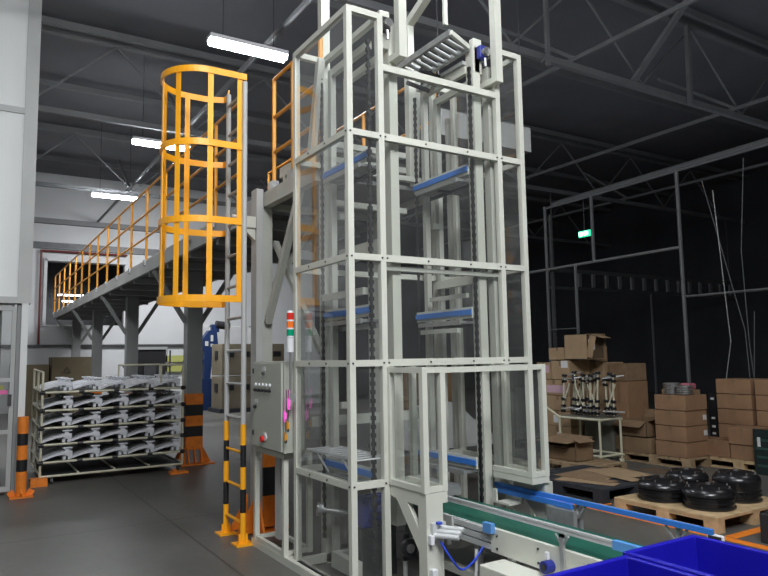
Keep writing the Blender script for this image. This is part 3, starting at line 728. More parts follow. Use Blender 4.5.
for i, (x, y, a) in enumerate(((2.34, 1.30, .4), (2.33, 1.27, 1.3))):
    m = MB().box(-.08,.08,-.05,.05,0,.05); m.cyl((-.05,0,.05),(-.05,0,.09),.03,12)
    o = m.build('moulded_piece', whiteplastic, bevel=.01); o.location = (x, y, .592 + i*.092); o.rotation_euler = (0, 0, a)
    tag(o, ('white moulded piece lying at the bottom of the right blue crate', 'white moulded piece lying on top of another in the right blue crate')[i], 'plastic piece')

# ------------------------------------------------------------------ tube rack with white parts
rk = thing('parts_rack', 'ivory tube rack on casters with five tiers of white mouldings', 'rack', (1.85, 10.7, 0))
RX0, RX1, RY0, RY1 = .92, 2.78, 10.12, 11.45
tiers = (1.20, .96, .73, .51, .28)
for x, y, h in ((RX0, RY0, 1.47), (RX1, RY0, 1.53), (RX0, 10.78, 1.49), (RX0, RY1, 1.50), (RX1, RY1, 1.55)):
    MB().cyl((x, y, .09), (x, y, h), .016, 10).build('upright', tubem, rk)
for z in tiers:
    s = MB().cyl((RX0, RY0, z), (RX1, RY0, z), .015, 8).cyl((RX0, RY1, z+.03), (RX1, RY1, z+.03), .015, 8)
    for x in (RX0, RX1): s.cyl((x, RY0, z), (x, RY1, z+.03), .015, 8)
    sh = s.build('shelf_frame', tubem, rk)
    MB().box(RX0, RX1, RY0, RY1, z+.005, z+.015).build('shelf_panel', shelfm, sh)
    for x in (RX0, RX0+.48, RX0+.93, RX0+1.4, RX1):
        j = MB().cyl((x-.035, RY0, z), (x+.035, RY0, z), .022, 8)
        if x in (RX0, RX1): j.cyl((x, RY0, z-.03), (x, RY0, z+.03), .022, 8)
        j.build('joint', black, sh)
MB().box(RX0, RX1, RY0+.02, RY1, .10, .108).build('base_panel', wooddk, rk)
bs = MB().cyl((RX0, RY0, .10), (RX1, RY0, .10), .016, 8).cyl((RX0, RY1, .12), (RX1, RY1, .12), .016, 8)
for k in range(5): bs.cyl((RX0+k*(RX1-RX0)/4, RY0, .12), (RX0+k*(RX1-RX0)/4, RY1, .12), .014, 8)
bs.build('base_frame', tubem, rk)
for x in (RX0+.14, RX1-.06):
    for y in (RY0, RY1): MB().cyl((x-.015, y, .04), (x+.015, y, .04), .04, 14).cyl((x,y,.06),(x,y,.11),.012,8).build('caster', darkmetal, rk)
for x0_, x1_, yy_ in ((2.12, 2.76, RY1), (2.46, 2.78, RY0)):
    MB().cyl((x0_, yy_, 1.25), (x0_, yy_, 1.54), .014, 8).cyl((x1_, yy_, 1.25), (x1_, yy_, 1.54), .014, 8).cyl((x0_, yy_, 1.54), (x1_, yy_, 1.54), .014, 8).build('top_hoop', tubem, rk)
MB().cyl((RX0,RY0,1.47),(RX0,RY1,1.5),.014,8).build('top_rail', tubem, rk)
# orange feet on the floor under the rack
tag(MB().box(.80,1.0,9.98,10.14,0,.10).prism([(.80,.10),(1.0,.10),(1.0,0),(.80,0)],'y',9.96,9.98).build('orange_wheel_stop', orange), 'orange steel floor stop at the left front caster of the rack', 'wheel stop')
tag(MB().box(2.55,2.80,9.85,10.0,0,.03).box(2.6,2.64,9.87,9.98,.03,.06).build('orange_floor_plate', orange), 'orange floor plate near the right front caster of the rack', 'floor plate')

def moulding():
    t = thing('moulded_bracket', '', 'moulding')
    # curved arm
    N = 8; vs = []
    for k in range(N+1):
        u = k/N; x = -.20 + .28*u; z = .010 + .065*math.sin(u*PI*.5); wy = .10 + .02*u; th = .026 + .010*u
        vs += [(x,-wy,z),(x,wy,z),(x,wy,z+th),(x,-wy,z+th)]
    fs = [(0,1,2,3),(4*N+3,4*N+2,4*N+1,4*N)]
    for k in range(N):
        a = 4*k
        for i in range(4): fs.append((a+i, a+(i+1)%4, a+4+(i+1)%4, a+4+i))
    MB().add(vs, fs).build('arm', partm, t, smooth=True)
    m = MB().box(.05,.09,-.07,.07,0,.07).box(.115,.16,-.07,.07,0,.07).box(.045,.17,-.07,.07,.045,.115); m.build('clamp', partm, t, bevel=.006)
    m = MB().box(.08,.14,-.045,.045,.115,.145).box(.055,.17,-.07,.07,.145,.165); m.build('top_plate', partm, t, bevel=.004)
    return t
proto = moulding(); first = True
TN = ['top', 'second', 'third', 'fourth', 'lowest']; CN = ['leftmost', 'second from left', 'middle', 'fourth from left', 'rightmost']; RN = ['front', 'second', 'third', 'rear']
for ti, z in enumerate(tiers):
    for ri, y in enumerate((10.21, 10.55, 10.88, 11.22)):
        for ci in range(5):
            o = proto if first else copy_tree(proto); first = False
            o.location = (1.13 + ci*.363 + random.uniform(-.012,.012), y, z+.017); o.rotation_euler = (0,0,random.uniform(-.05,.05))
            o['label'] = f'white curved moulding, {CN[ci]} in the {RN[ri]} row on the {TN[ti]} rack tier'
            o['group'] = 'white mouldings on the tube rack'

# ------------------------------------------------------------------ far left background at the back wall
def carton_box(x0, x1, y0, y1, z0, z1, lab, m=carton, cat='box', name='carton', group=None, sticker=None, rot=0, tapeaxis='x'):
    cx, cy = (x0+x1)/2, (y0+y1)/2
    t = thing(name, lab, cat, (cx, cy, z0), group)
    g = .004
    MB().box(x0+g, x1-g, y0+g, y1-g, z0, z1-g).build('box_body', m, t, bevel=.004)
    MB().box(x0+g-.001, x1-g+.001, cy-.025, cy+.025, z0+(z1-z0)*.7, z1-g+.001).build('tape', tape, t)
    if sticker:
        ys, zs, sw, sh, sm = sticker
        MB().box(x0+g-.003, x0+g, ys, ys+sw, zs, zs+sh).build('paper_label', sm, t)
    t.rotation_euler.z = rot
    return t
carton_box(2.25, 3.5, 22.3, 23.3, 0.0, 1.76, 'large brown carton standing behind the parts rack by the back wall', olive)
mk = MB().bar((2.55,22.29,1.30),(2.66,22.29,1.46),.02,.004).bar((2.66,22.29,1.46),(2.77,22.29,1.30),.02,.004).bar((2.77,22.29,1.30),(2.55,22.29,1.30),.02,.004)
mko = mk.build('printed_mark', black); mko.parent = bpy.data.objects['carton']; mko.location = mko.location - bpy.data.objects['carton'].location
carton_box(1.2, 2.2, 22.5, 23.3, 0.0, 1.55, 'brown carton partly hidden behind the cabin corner', olive)
tag(MB().box(3.75,4.35,24.2,24.8,0,1.75).box(3.73,4.37,24.15,24.2,.1,1.7).build('white_locker', whitewall), 'plain white locker between two mezzanine columns', 'locker')
dd = struct('door_2', MB().box(4.95,5.0,24.85,25,0,2.0).box(6.2,6.25,24.85,25,0,2.0).box(4.95,6.25,24.85,25,2.0,2.1), greysteel)
MB().box(5.0,6.2,24.93,24.97,0,2.0).build('opening', void, dd)  # dark panel stands in for the unlit depth of the doorway
tag(MB().box(5.35,5.75,24.4,24.6,.9,1.5).box(5.3,5.8,24.3,24.7,.0,.9).build('dark_machine', darkmetal), 'small dark machine standing in the far doorway', 'machine')
tag(MB().box(6.2,6.85,24.85,24.88,1.55,1.78).box(6.2,6.85,24.85,24.88,1.2,1.42).build('yellow_sign', yellowsign), 'pair of yellow notices on the far white wall', 'sign')
# sprinkler pipe
rp = thing('red_pipe', 'thin red pipe running around the wall opening', 'pipe', (2.1, 24.9, 2))
MB().cyl((2.08,24.85,2.2),(2.08,24.85,5.35),.035,8).build('vertical_pipe', redm if 0 else mat('dull red', (.13,.02,.02), .5), rp)
MB().cyl((2.08,24.85,5.32),(4.8,24.85,5.32),.035,8).build('horizontal_pipe', MATS['dull red'], rp)
# grey cabinet frame and blue machine
gf = thing('shelving_frame', 'pale steel enclosure with louvred panel behind the near mezzanine column', 'enclosure', (7.0, 23.4, 0))
for x in (6.3, 7.0, 8.4): MB().box(x, x+.06, 22.4, 22.46, 0, 2.75).build('post', lightgrey, gf)
MB().box(6.3, 8.46, 22.4, 22.46, 2.70, 2.76).build('rail', lightgrey, gf)
MB().box(6.4, 7.0, 22.42, 22.46, 0, 2.4).build('louvre_panel', mat('louvre', (.42,.43,.42), .5), gf)
for k in range(9): MB().box(6.42,6.98,22.38,22.42,.9+k*.16,.95+k*.16).build('louvre', lightgrey, gf)
bm_ = thing('blue_machine', 'dark blue slanted machine head rising behind the brown crates', 'machine', (7.0, 21.5, 0))
MB().prism([(6.35,2.0),(6.75,2.55),(7.0,2.60),(7.05,2.1),(6.9,2.0),(6.8,1.0),(6.6,1.0),(6.6,1.9)], 'y', 21.6, 21.9).build('head', robotblue, bm_)
MB().prism([(5.95,1.2),(6.2,1.2),(6.2,1.75),(6.0,1.6)], 'y', 21.6, 21.9).box(6.1,6.6,21.7,21.8,1.5,1.6).build('side_unit', robotblue, bm_)
MB().cyl((7.0,21.7,2.75),(7.45,21.7,2.70),.13,14).build('motor', black, bm_); MB().box(6.85,7.1,21.65,21.8,2.5,2.75).build('neck', robotblue, bm_)
MB().box(6.5,6.9,21.5,22,0,1.0).build('pedestal', robotblue, bm_)
MB().box(6.62,6.72,21.58,21.61,2.05,2.2).box(6.80,6.88,21.58,21.61,2.2,2.4).box(6.80,6.88,21.58,21.61,2.02,2.12).build('window', lightgrey, bm_)
# brown crates
for i, (x, z, lab) in enumerate(((6.68, .12, 'brown timber crate with hand slots, bottom left of the far stack'), (7.72, .12, 'brown timber crate with hand slots, bottom right of the far stack'),
                              (6.68, 1.12, 'brown timber crate with hand slots, top left of the far stack'), (7.72, 1.12, 'brown timber crate with hand slots, top right of the far stack'))):
    t = thing('timber_crate', lab, 'crate', (x+.5, 20.6, z), 'brown crates beyond the ladder')
    MB().box(x, x+1.0, 20.1, 21.1, z, z+.96).build('crate_body', cratewood, t, bevel=.01)
    for a in (.12, .62): MB().box(x+a, x+a+.26, 20.08, 20.105, z+.55, z+.72).build('hand_slot', black, t)
    MB().box(x-.02,x,20.45,20.75,z+.5,z+.75).build('hand_slot', black, t)
tag(MB().box(6.6,8.8,20.0,21.2,0,.12).build('dark_skid', wooddk), 'dark skid under the far stack of brown crates', 'skid')
# posts in the far background
for i, (x, lab) in enumerate(((4.55, 'thin dark standing pole with a clip in front of the far wall, left'), (6.0, 'thin dark standing pole with a clip in front of the far wall, right'))):
    tag(MB().cyl((x,23.5,0),(x,23.5,1.95),.03,8).box(x-.08,x+.08,23.4,23.6,0,.04).cyl((x-.06,23.5,1.4),(x+.06,23.5,1.5),.06,8).build('standing_pole', darkmetal), lab, 'pole')
# equipment on the other side of the white wall to the right (pale machine enclosure seen through tower)
tag(MB().box(9.0,11.5,22.0,24.5,0,2.2).box(9.0,11.5,21.95,22.0,.3,.35).build('pale_enclosure', whitewall), 'large pale machine enclosure behind the signal tower by the back wall', 'enclosure')

# ------------------------------------------------------------------ right side: fence, exit sign, tray, poles
fx = 10.2
fn = thing('pipe_fence', 'tall dark pipe frame behind the stacked cartons', 'fence', (fx, 7.5, 0))
for y, z0_, z1_ in ((9.98, 0, 4.66), (8.75, 3.34, 4.64), (6.90, 0, 4.66), (9.22, 0, 3.34), (4.3, 0, 4.7)):
    MB().cyl((fx, y, z0_), (fx, y, z1_), .032, 8).build('post', fencem, fn)
MB().cyl((fx, 9.98, 4.62), (fx, 3.6, 4.74), .028, 8).build('rail', fencem, fn)
MB().cyl((fx+.25, 9.98, 4.75), (fx+.25, 3.6, 4.87), .05, 8).build('rail', fencem, fn)
MB().cyl((fx, 10.6, 3.34), (fx, 6.9, 3.36), .028, 8).build('rail', mat('fence pipe light', (.22,.225,.23), .5, .3), fn)
MB().cyl((fx+.12, 9.95, 0), (fx+.12, 9.95, 4.5), .045, 8).build('post', darkmetal, fn)
MB().cyl((fx, 6.9, 2.52), (fx, 3.6, 2.52), .022, 8).build('rail', fencem, fn)
MB().cyl((fx, 9.98, 2.1), (fx, 9.22, 2.1), .012, 6).build('rail', fencem, fn)
ex = thing('exit_sign', 'small glowing green exit sign hanging in the dark hall', 'exit sign', (10.25, 9.0, 3.92))
MB().box(10.24, 10.28, 8.86, 9.14, 3.88, 4.0).build('housing', exitm, ex)
MB().box(10.232, 10.24, 9.04, 9.12, 3.90, 3.98).build('arrow_panel', exitw, ex)
MB().box(10.232, 10.24, 8.90, 9.0, 3.905, 3.98).build('figure_panel', exitw, ex)
MB().cyl((10.26, 9.0, 4.0), (10.26, 9.0, 4.62), .008, 6).build('hanger', darkmetal, ex)
ct = thing('cable_tray', 'long dark cable tray with pale rungs crossing the dark hall', 'cable tray', (18, 14, 3.6))
MB().box(14.4, 23.9, 14.0, 14.06, 4.0, 4.12).build('tray_rail', fencem, ct); MB().box(14.4, 23.9, 14.0, 14.06, 3.50, 3.58).build('tray_rail', fencem, ct)
for k in range(14): MB().box(15.6+k*.6, 15.72+k*.6, 13.98, 14.04, 3.60, 4.0).build('rung', mat('tray rung', (.20,.205,.21), .5), ct)
for x in (14.6, 23.5): MB().cyl((x,14.03,4.1),(x,14.03,6.4),.02,6).build('hanger', fencem, ct)
MB().cyl((19,14.03,0),(19,14.03,3.5),.04,6).build('post', fencem, ct)
for i, pp in enumerate((((10,6.35,0),(10,6.20,.9),(10,6.03,1.75),(10,6.16,4.15)), ((10,5.76,0),(10,5.80,1.1),(10,5.83,1.92),(10,6.37,4.36)), ((10,5.70,0),(10,5.812,1.74),(10,5.836,3.14),(10,5.70,4.57)), ((10,5.85,0),(10,5.81,1.14),(10,5.735,2.2)))):
    pp = [(10.02+.06*i, y_, z_) for x_, y_, z_ in pp]
    tag(MB().tube(pp, .0075, 6).build('leaning_rod', fencem if i else galv), ['thin rod leaning behind the carton stacks, leftmost at its foot', 'thin rod leaning left behind the cartons, most slanted', 'tall thin bent rod standing behind the right cartons', 'short thin rod standing behind the right cartons'][i], 'rod')
pb = thing('panel_beam', 'pale grey sheet metal duct hanging behind the right side of the tower', 'duct', (5.3, 6.0, 4.1))
MB().box(4.55, 5.94, 6.0, 6.25, 4.12, 4.43).build('duct_body', mat('duct', (.34,.345,.34), .5), pb)
for x in (4.6, 5.9): MB().cyl((x,6.1,4.43),(x,6.1,8.0),.008,6).build('hanger', darkmetal, pb)

# pallets
def pallet(x0, x1, y0, y1, lab, m=wood, h=.14, solid=False, z=0):
    t = thing('pallet', lab, 'pallet', ((x0+x1)/2, (y0+y1)/2, z))
    n = 7; wb = (y1-y0)/n
    if solid: MB().box(x0, x1, y0, y1, z+h-.025, z+h).build('deck_board', m, t)
    else:
        for k in range(n): MB().box(x0, x1, y0+k*wb+.004, y0+(k+1)*wb-.012, z+h-.022, z+h).build('deck_board', m, t)
    for x in (x0, (x0+x1)/2-.05, x1-.1):
        MB().box(x, x+.1, y0, y1, z+h-.042, z+h-.022).build('stringer', m, t)
        MB().box(x, x+.1, y0, y1, z, z+.018).build('stringer', m, t)
        for y in (y0, (y0+y1)/2-.07, y1-.14): MB().box(x, x+.1, y, y+.14, z+.018, z+h-.042).build('block', m, t)
    return t
pallet(5.70, 6.92, 3.66, 4.78, 'pale wooden pallet carrying the four glossy black wheel rims', solid=True)
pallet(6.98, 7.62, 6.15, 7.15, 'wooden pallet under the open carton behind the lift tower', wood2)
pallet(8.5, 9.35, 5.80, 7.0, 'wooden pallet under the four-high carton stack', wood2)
pallet(8.95, 9.95, 4.75, 6.05, 'pale wooden pallet under the right-hand carton stacks')
pallet(8.15, 9.6, 7.75, 8.9, 'wooden pallet beneath the rear carton stack', wooddk)
pallet(5.85, 7.0, 5.05, 6.35, 'black plastic pallet covered with flattened cardboard', wooddk, .15)
for i, (x, y, z, a, sx_, sy_, m_, lab) in enumerate(((6.42, 5.60, .152, .35, .9, .5, carton, 'flattened cardboard sheet lowest on the black pallet'), (6.50, 5.65, .158, .12, .75, .55, carton2, 'darker flattened cardboard sheet in the middle of the black pallet'), (6.75, 5.50, .164, -.2, .5, .65, carton, 'flattened cardboard sheet on top at the right of the black pallet'))):
    o = MB().box(-sx_/2, sx_/2, -sy_/2, sy_/2, 0, .005).box(-sx_/2,-sx_/2+.18,-sy_/2-.2,-sy_/2,0,.005).build('cardboard_sheet', m_); o.location = (x, y, z); o.rotation_euler.z = a
    tag(o, lab, 'cardboard', 'flattened cardboard on the black pallet')
# wheel rims: stacked black steel rims
def rim(x, y, lab, h=.165, r=.25):
    t = thing('wheel_rim', lab, 'wheel rim', (x, y, .14), 'black wheel rims on the pallet')
    pr = [(r*.96,0),(r,.01),(r,.022),(r*.94,.03),(r*.94,.05),(r*.99,.055),(r*.99,.065),(r*.94,.07),(r*.94,.092),(r*.99,.096),(r*.99,.104),(r*.94,.109),(r,h-.048),(r,h-.03),(r*.97,h-.012),(r*.90,h+.008),(r*.84,h+.022),(r*.74,h+.034),(r*.64,h+.022),(r*.45,h+.018),(r*.34,h+.040),(r*.20,h+.046),(r*.001,h+.046)]
    MB().lathe(pr, (x,y,.14), 40).add([(x-r*.5,y-r*.5,.141),(x+r*.5,y-r*.5,.141),(x+r*.5,y+r*.5,.141),(x-r*.5,y+r*.5,.141)],[(0,1,2,3)]).build('rim_shell', rimblack, t, smooth=True)
    for k in range(8):
        a = 2*PI*k/8+.3; MB().cyl((x+r*.8*math.cos(a), y+r*.8*math.sin(a), .14+h+.02),(x+r*.8*math.cos(a), y+r*.8*math.sin(a), .14+h+.046),.007,8).build('lug', silver, t)
    MB().cyl((x,y,.14+h+.044),(x,y,.14+h+.060),.022,12).build('hub_cap', silver, t)
rim(6.03, 4.45, 'glossy black wheel rim at the left of the pallet', r=.24)
rim(6.66, 4.60, 'glossy black wheel rim at the back of the pallet, behind the others', r=.215)
rim(6.06, 3.97, 'glossy black wheel rim at the front of the pallet, nearest the blue crates', r=.235)
rim(6.58, 4.00, 'tall glossy black wheel rim at the right of the pallet', h=.235, r=.22)
bb = thing('dark_box', 'dark grey box with a loose lid at the right edge beside the pallet', 'box', (5.7, 3.0, 0))
MB().box(5.75, 6.25, 2.75, 3.32, 0, .24).build('box_body', mat('dark box', (.022,.023,.026), .5), bb, bevel=.01)
MB().bar((5.8,3.28,.24),(6.1,2.9,.33),.15,.01).build('lid', MATS['dark box'], bb)
hn = thing('white_frame_gauge', 'small white-rimmed square panel just above the blue crates', 'panel', (4.4, 2.8, 0))
MB().cyl((4.2,2.72,0),(4.2,2.72,.34),.012,8).build('stem', galv, hn); MB().box(4.19,4.21,2.66,2.78,.34,.42).build('panel_frame', whiteplastic, hn, bevel=.01); MB().box(4.186,4.19,2.675,2.765,.352,.408).build('panel_face', darkmetal, hn)
# floor paint
for i, pts_ in enumerate((((5.66,2.2),(5.56,2.2),(5.60,5.6),(5.70,5.6)), ((5.70,3.50),(5.70,3.60),(6.6,3.60),(6.6,3.50)), ((5.70,5.02),(5.70,5.10),(5.95,5.10),(5.95,5.02)), ((7.9,6.25),(8.3,6.25),(8.0,4.9),(7.9,4.9)))):
    m = MB().add([(x,y,.004) for x,y in pts_]+[(x,y,.0) for x,y in pts_], [(0,1,2,3),(4,7,6,5),(0,4,5,1),(1,5,6,2),(2,6,7,3),(3,7,4,0)])
    tag(m.build('floor_marking', orange if i < 3 else mat('dull orange', (.12,.08,.05), .7)), ['long orange floor stripe running beside the wheel rim pallet', 'short orange floor stripe at the near end of the wheel rim pallet', 'short orange floor stripe at the far end of the wheel rim pallet', 'faded floor stripe between the pallets'][i], 'floor marking')

# carton stacks
tops = []
for k in range(4):
    z = .145 + .215*k; o_ = (-.03, .01, 0, .05)[k]
    carton_box(8.5+.02*k*0, 9.0, 5.84-o_*.3, 6.34-o_*.3, z, z+.21, f'brown carton, {["bottom", "second from bottom", "third from bottom", "top"][k]} of the stack topped with silver rims', cartonR, group='cartons of the four-high stack', sticker=None)
    tops.append(z)
    if k in (1, 2): MB().box(8.90,8.97,5.834-o_*.3,5.842-o_*.3,z+.07,z+.14).build('paper_label', papersh, bpy.data.objects['carton.%03d' % (len([q for q in bpy.data.objects if q.name.startswith('carton')])-1)])
carton_box(8.5, 9.05, 6.42, 7.05, .145, .36, 'dark brown carton low on the pallet left of the four-high stack', carton2)
# open carton with flap
def open_carton(x0,x1,y0,y1,z0,z1,lab,m=carton2, flapdir=-1, fl=.22):
    t = thing('open_carton', lab, 'box', ((x0+x1)/2,(y0+y1)/2,z0)); w_=.006
    MB().box(x0,x1,y0,y1,z0,z0+w_).box(x0,x0+w_,y0,y1,z0,z1).box(x1-w_,x1,y0,y1,z0,z1).box(x0,x1,y0,y0+w_,z0,z1).box(x0,x1,y1-w_,y1,z0,z1).build('box_body', m, t)
    MB().bar((x0, (y0+y1)/2, z1), (x0-fl*.75, (y0+y1)/2, z1+fl*.25*flapdir), (y1-y0)*1.0, .006).build('flap', m, t)
    MB().bar(((x0+x1)/2, y0, z1), ((x0+x1)/2, y0-fl*.55, z1+.03), (x1-x0)*.9, .006).build('flap', m, t)
    MB().bar((x1, (y0+y1)/2, z1), (x1+fl*.4, (y0+y1)/2, z1+fl*.6), (y1-y0)*.95, .006).build('flap', m, t)
    return t
oc1 = thing('open_carton', 'open brown carton with a wide raised flap on a pallet behind the right door post', 'box', (7.25, 6.85, .145))
MB().box(7.10,7.106,6.56,7.12,.145,.33).box(7.10,7.44,6.56,6.566,.145,.45).box(7.10,7.44,7.114,7.12,.145,.45).box(7.434,7.44,6.56,7.12,.145,.45).box(7.10,7.44,6.56,7.12,.145,.151).build('box_body', carton2, oc1)
MB().bar((7.44,6.84,.455),(6.93,6.84,.40),.58,.006).build('top_flap', carton2, oc1)
MB().bar((7.2,6.56,.45),(7.2,6.44,.41),.30,.006).build('side_flap', carton2, oc1)
MB().box(7.115,7.42,6.58,7.1,.16,.17).build('painted_shade', cartshade, oc1)
MB().box(7.094,7.10,6.75,6.95,.30,.312).build('hand_hole', black, oc1)
o = open_carton(8.52, 9.1, 6.5, 7.0, .37, .60, 'open brown carton with a large hanging flap left of the four-high stack', carton2, flapdir=-1.6, fl=.20)
# silver rims stacked on the A stack
for s, (yc, n, xx) in enumerate(((6.20, 5, 8.75), (5.98, 4, 8.72))):
    for k in range(n):
        z = tops[3]+.212+k*.033
        tag(MB().lathe([(.06,0),(.12,.002),(.125,.008),(.125,.014),(.11,.02),(.11,.026),(.04,.03),(.001,.03)], (xx,yc,z), 20).build('small_rim', silver, smooth=True), f'small silver rim, {["bottom","second","third","fourth","fifth"][k]} of the {["left","right"][s]} pile on the carton stack', 'wheel rim', 'silver rims stacked on a carton')
pk = thing('pink_parcel', 'pink wrapped parcel lying beside the silver rims', 'parcel', (9.15, 5.98, 1.0))
carton_box(9.05, 9.28, 6.1, 6.6, .145, 1.05, 'dark tall carton standing behind the four-high stack', carton2)
MB().box(9.1,9.26,6.15,6.32,1.05,1.14).build('parcel_body', mat('pink wrap', (.45,.13,.18), .5), pk, bevel=.02); MB().box(9.1,9.26,6.32,6.5,1.05,1.12).build('dark_end', carton2, pk, bevel=.02)
dk = thing('dark_equipment', 'black device with white markings wedged between the carton stacks', 'device', (9.2, 5.97, .14))
MB().box(9.36,9.62,5.93,6.04,.14,.98).build('device_body', black, dk)
for z in (.9,.62,.5,.4): MB().box(9.352,9.36,5.95,6.0,z,z+.03).build('marking', papersh, dk)
# right stacks
for c, (ya_, yb_, nm) in enumerate(((5.38, 5.90, 'left'), (4.80, 5.33, 'right'))):
    for k in range(5):
        z = .145+.213*k
        if k == 0 and c == 0: pass
        carton_box(9.34, 9.85, ya_, yb_, z, z+.208, f'brown carton, {["bottom","second from bottom","middle","second from top","top"][k]} of the {nm} five-high stack', cartonR, group='cartons of the five-high stacks')
carton_box(8.98, 9.33, 5.53, 6.03, .145, .375, 'brown carton alone at the front left corner of the right pallet', cartonR)
carton_box(8.98, 9.33, 5.14, 5.52, .145, .34, 'brown carton at the pallet front, lower of two beside the green crate', cartonR)
carton_box(8.96, 9.33, 5.14, 5.53, .345, .575, 'brown carton at the pallet front, upper of two beside the green crate', cartonR)
gc = thing('green_crate', 'dark green plastic crate standing at the right edge', 'crate', (8.9, 5.0, .0))
MB().box(8.86,8.93,4.60,5.12,.0,.58).build('crate_wall', green, gc); 
for k in range(4): MB().box(8.85,8.86,4.64,5.08,.10+k*.11,.13+k*.11).build('rib', mat('crate rib', (.03,.07,.06), .5), gc)
MB().box(8.848,8.852,5.02,5.06,.36,.48).build('marking', papersh, gc)

# rear stack of cartons
pinkS = pinksh
def rs(x, ya_, yb_, za_, zb_, lab, m=carton, st=None, d=.5): return carton_box(x, x+d, ya_, yb_, za_, zb_, lab, m, group='cartons of the rear stack', sticker=st)
rs(8.2, 7.65, 8.25, .145, .45, 'carton at the base of the rear stack with a white label', st=(7.85,.25,.1,.1,papersh))
rs(8.2, 7.65, 8.22, .455, .69, 'carton second from the base of the rear stack', st=(7.9,.5,.12,.12,papersh))
rs(8.2, 7.65, 8.18, .695, .935, 'plain carton in the middle of the rear stack')
rs(8.2, 7.65, 8.32, .94, 1.19, 'wide carton with pink printing in the rear stack', st=(7.72,.98,.42,.12,pinkS))
rs(8.2, 7.64, 8.03, 1.195, 1.50, 'carton with a white paper label near the top of the rear stack', st=(7.67,1.38,.14,.11,papersh))
rs(8.2, 8.04, 8.36, 1.195, 1.47, 'carton with a pink label near the top of the rear stack', st=(8.08,1.30,.2,.12,pinkS))
rs(8.25, 7.74, 8.12, 1.51, 1.71, 'small carton topmost at the left of the rear stack', d=.35)
rs(8.72, 7.78, 8.3, .145, 1.16, 'tall plain carton in the second row of the rear stack', carton2)
rs(8.72, 7.35, 7.74, .0, 1.16, 'tall dark carton behind the tube trolley', carton2)
rs(8.72, 7.40, 7.76, 1.165, 1.46, 'carton on the second row right of the tilted open box', carton)
rs(8.80, 7.02, 7.36, .0, 1.16, 'tall reddish brown carton at the right end of the rear stack', cartonR)
rs(8.80, 7.03, 7.36, 1.165, 1.44, 'carton topmost at the right end of the rear stack', carton2)
rs(8.72, 7.55, 7.73, 1.465, 1.72, 'narrow carton standing behind the tilted open box', carton2, d=.3)
oc = thing('tilted_open_carton', 'large open carton tipped on its side on top of the rear stack', 'box', (8.3, 7.5, 1.51))
MB().box(8.22,8.23,7.28,7.74,1.51,1.91).box(8.22,8.66,7.28,7.74,1.51,1.52).box(8.65,8.66,7.28,7.74,1.51,1.9).box(8.22,8.66,7.73,7.74,1.51,1.9).box(8.22,8.66,7.28,7.74,1.90,1.91).build('box_body', carton, oc)
MB().box(8.25,8.63,7.30,7.31,1.53,1.88).build('painted_shade', cartshade, oc)  # sheet coloured as the shade behind the open side
MB().bar((8.44,7.28,1.90),(8.5,7.12,1.84),.40,.006).bar((8.24,7.27,1.72),(8.3,7.2,1.70),.35,.006,up=(1,0,0)).build('flap', carton, oc)
MB().box(8.26,8.40,7.268,7.275,1.66,1.82).build('paper_label', papersh, oc)
fw = thing('film_wrapped_bundle', 'grey film-wrapped bundle standing behind the tube trolley legs', 'bundle', (8.55, 7.3, 0))
MB().box(8.45,8.70,7.05,7.62,.0,.66).build('bundle_body', greybag, fw, bevel=.03)

# pipe trolley
pt = thing('tube_trolley', 'ivory tube trolley heaped with tube joints in front of the carton stack', 'trolley', (8.2, 7.1, 0))
for x, y in ((7.85,7.55),(7.85,6.78),(8.3,7.55),(8.3,6.78)): MB().cyl((x,y,.08),(x,y,.66),.017,8).cyl((x,y-.015,.035),(x,y+.015,.035),.035,10).build('upright', tubem, pt)
for z in (.12, .64):
    m = MB()
    for x in (7.85, 8.3): m.cyl((x,6.74,z),(x,7.6,z),.017,8)
    for y in (6.78,7.2,7.55): m.cyl((7.82,y,z),(8.33,y,z),.017,8)
    m.build('frame_tube', tubem, pt)
MB().cyl((7.85,7.55,.64),(7.80,7.85,.82),.017,8).build('push_handle', tubem, pt)
MB().box(7.87,8.28,6.8,7.54,.655,.665).build('shelf_panel', shelfm, pt)
rj = random.Random(3)
for i in range(14):
    y = 6.72 + .068*i + rj.uniform(-.02,.02); x = rj.uniform(7.92, 8.22); lean = rj.uniform(-.08,.08)
    t = thing('tube_frame_piece', f'short ivory tube frame with black joints heaped on the trolley, {i+1 if i<0 else ["leftmost","second","third","fourth","fifth","sixth","seventh","eighth","ninth","tenth","eleventh","twelfth","thirteenth","rightmost"][13-i]} from the left', 'tube frame', (x, y, .68), 'tube frames heaped on the trolley')
    zt = rj.uniform(1.22, 1.34)
    MB().cyl((x,y,.69),(x,y+lean,zt),.013,8).build('tube', tubem, t)
    yy = y+lean*.9; dx = rj.uniform(.08,.16); dy = rj.uniform(-.1,.1)
    MB().cyl((x-dx,yy-dy,zt-.06),(x+dx,yy+dy,zt-.02),.012,8).build('tube', galv, t)
    MB().cyl((x-dx,y-dy,.76),(x+dx,y+dy,.74+rj.uniform(0,.1)),.012,8).build('tube', galv, t)
    if i % 2: MB().cyl((x,y,.80),(x,y+rj.choice((-1,1))*.16,1.15),.012,8).build('tube', tubem, t)
    for zz in (.72,.80,.90,zt-.1,zt-.02): 
        q = y+lean*(zz-.69)/.6; j = MB().cyl((x,q-.035,zz),(x,q+.035,zz+rj.uniform(-.02,.02)),.022,8); j.cyl((x-.03,q,zz),(x+.03,q,zz),.02,8)
        j.build('joint', black, t)
tag(MB().box(7.75,8.1,6.6,6.68,0,.04).box(7.7,8.2,6.92,6.98,0,.04).box(7.7,7.78,6.6,7.4,0,.04).build('white_floor_frame', tubem), 'flat ivory frame lying on the floor under the tube trolley', 'frame')

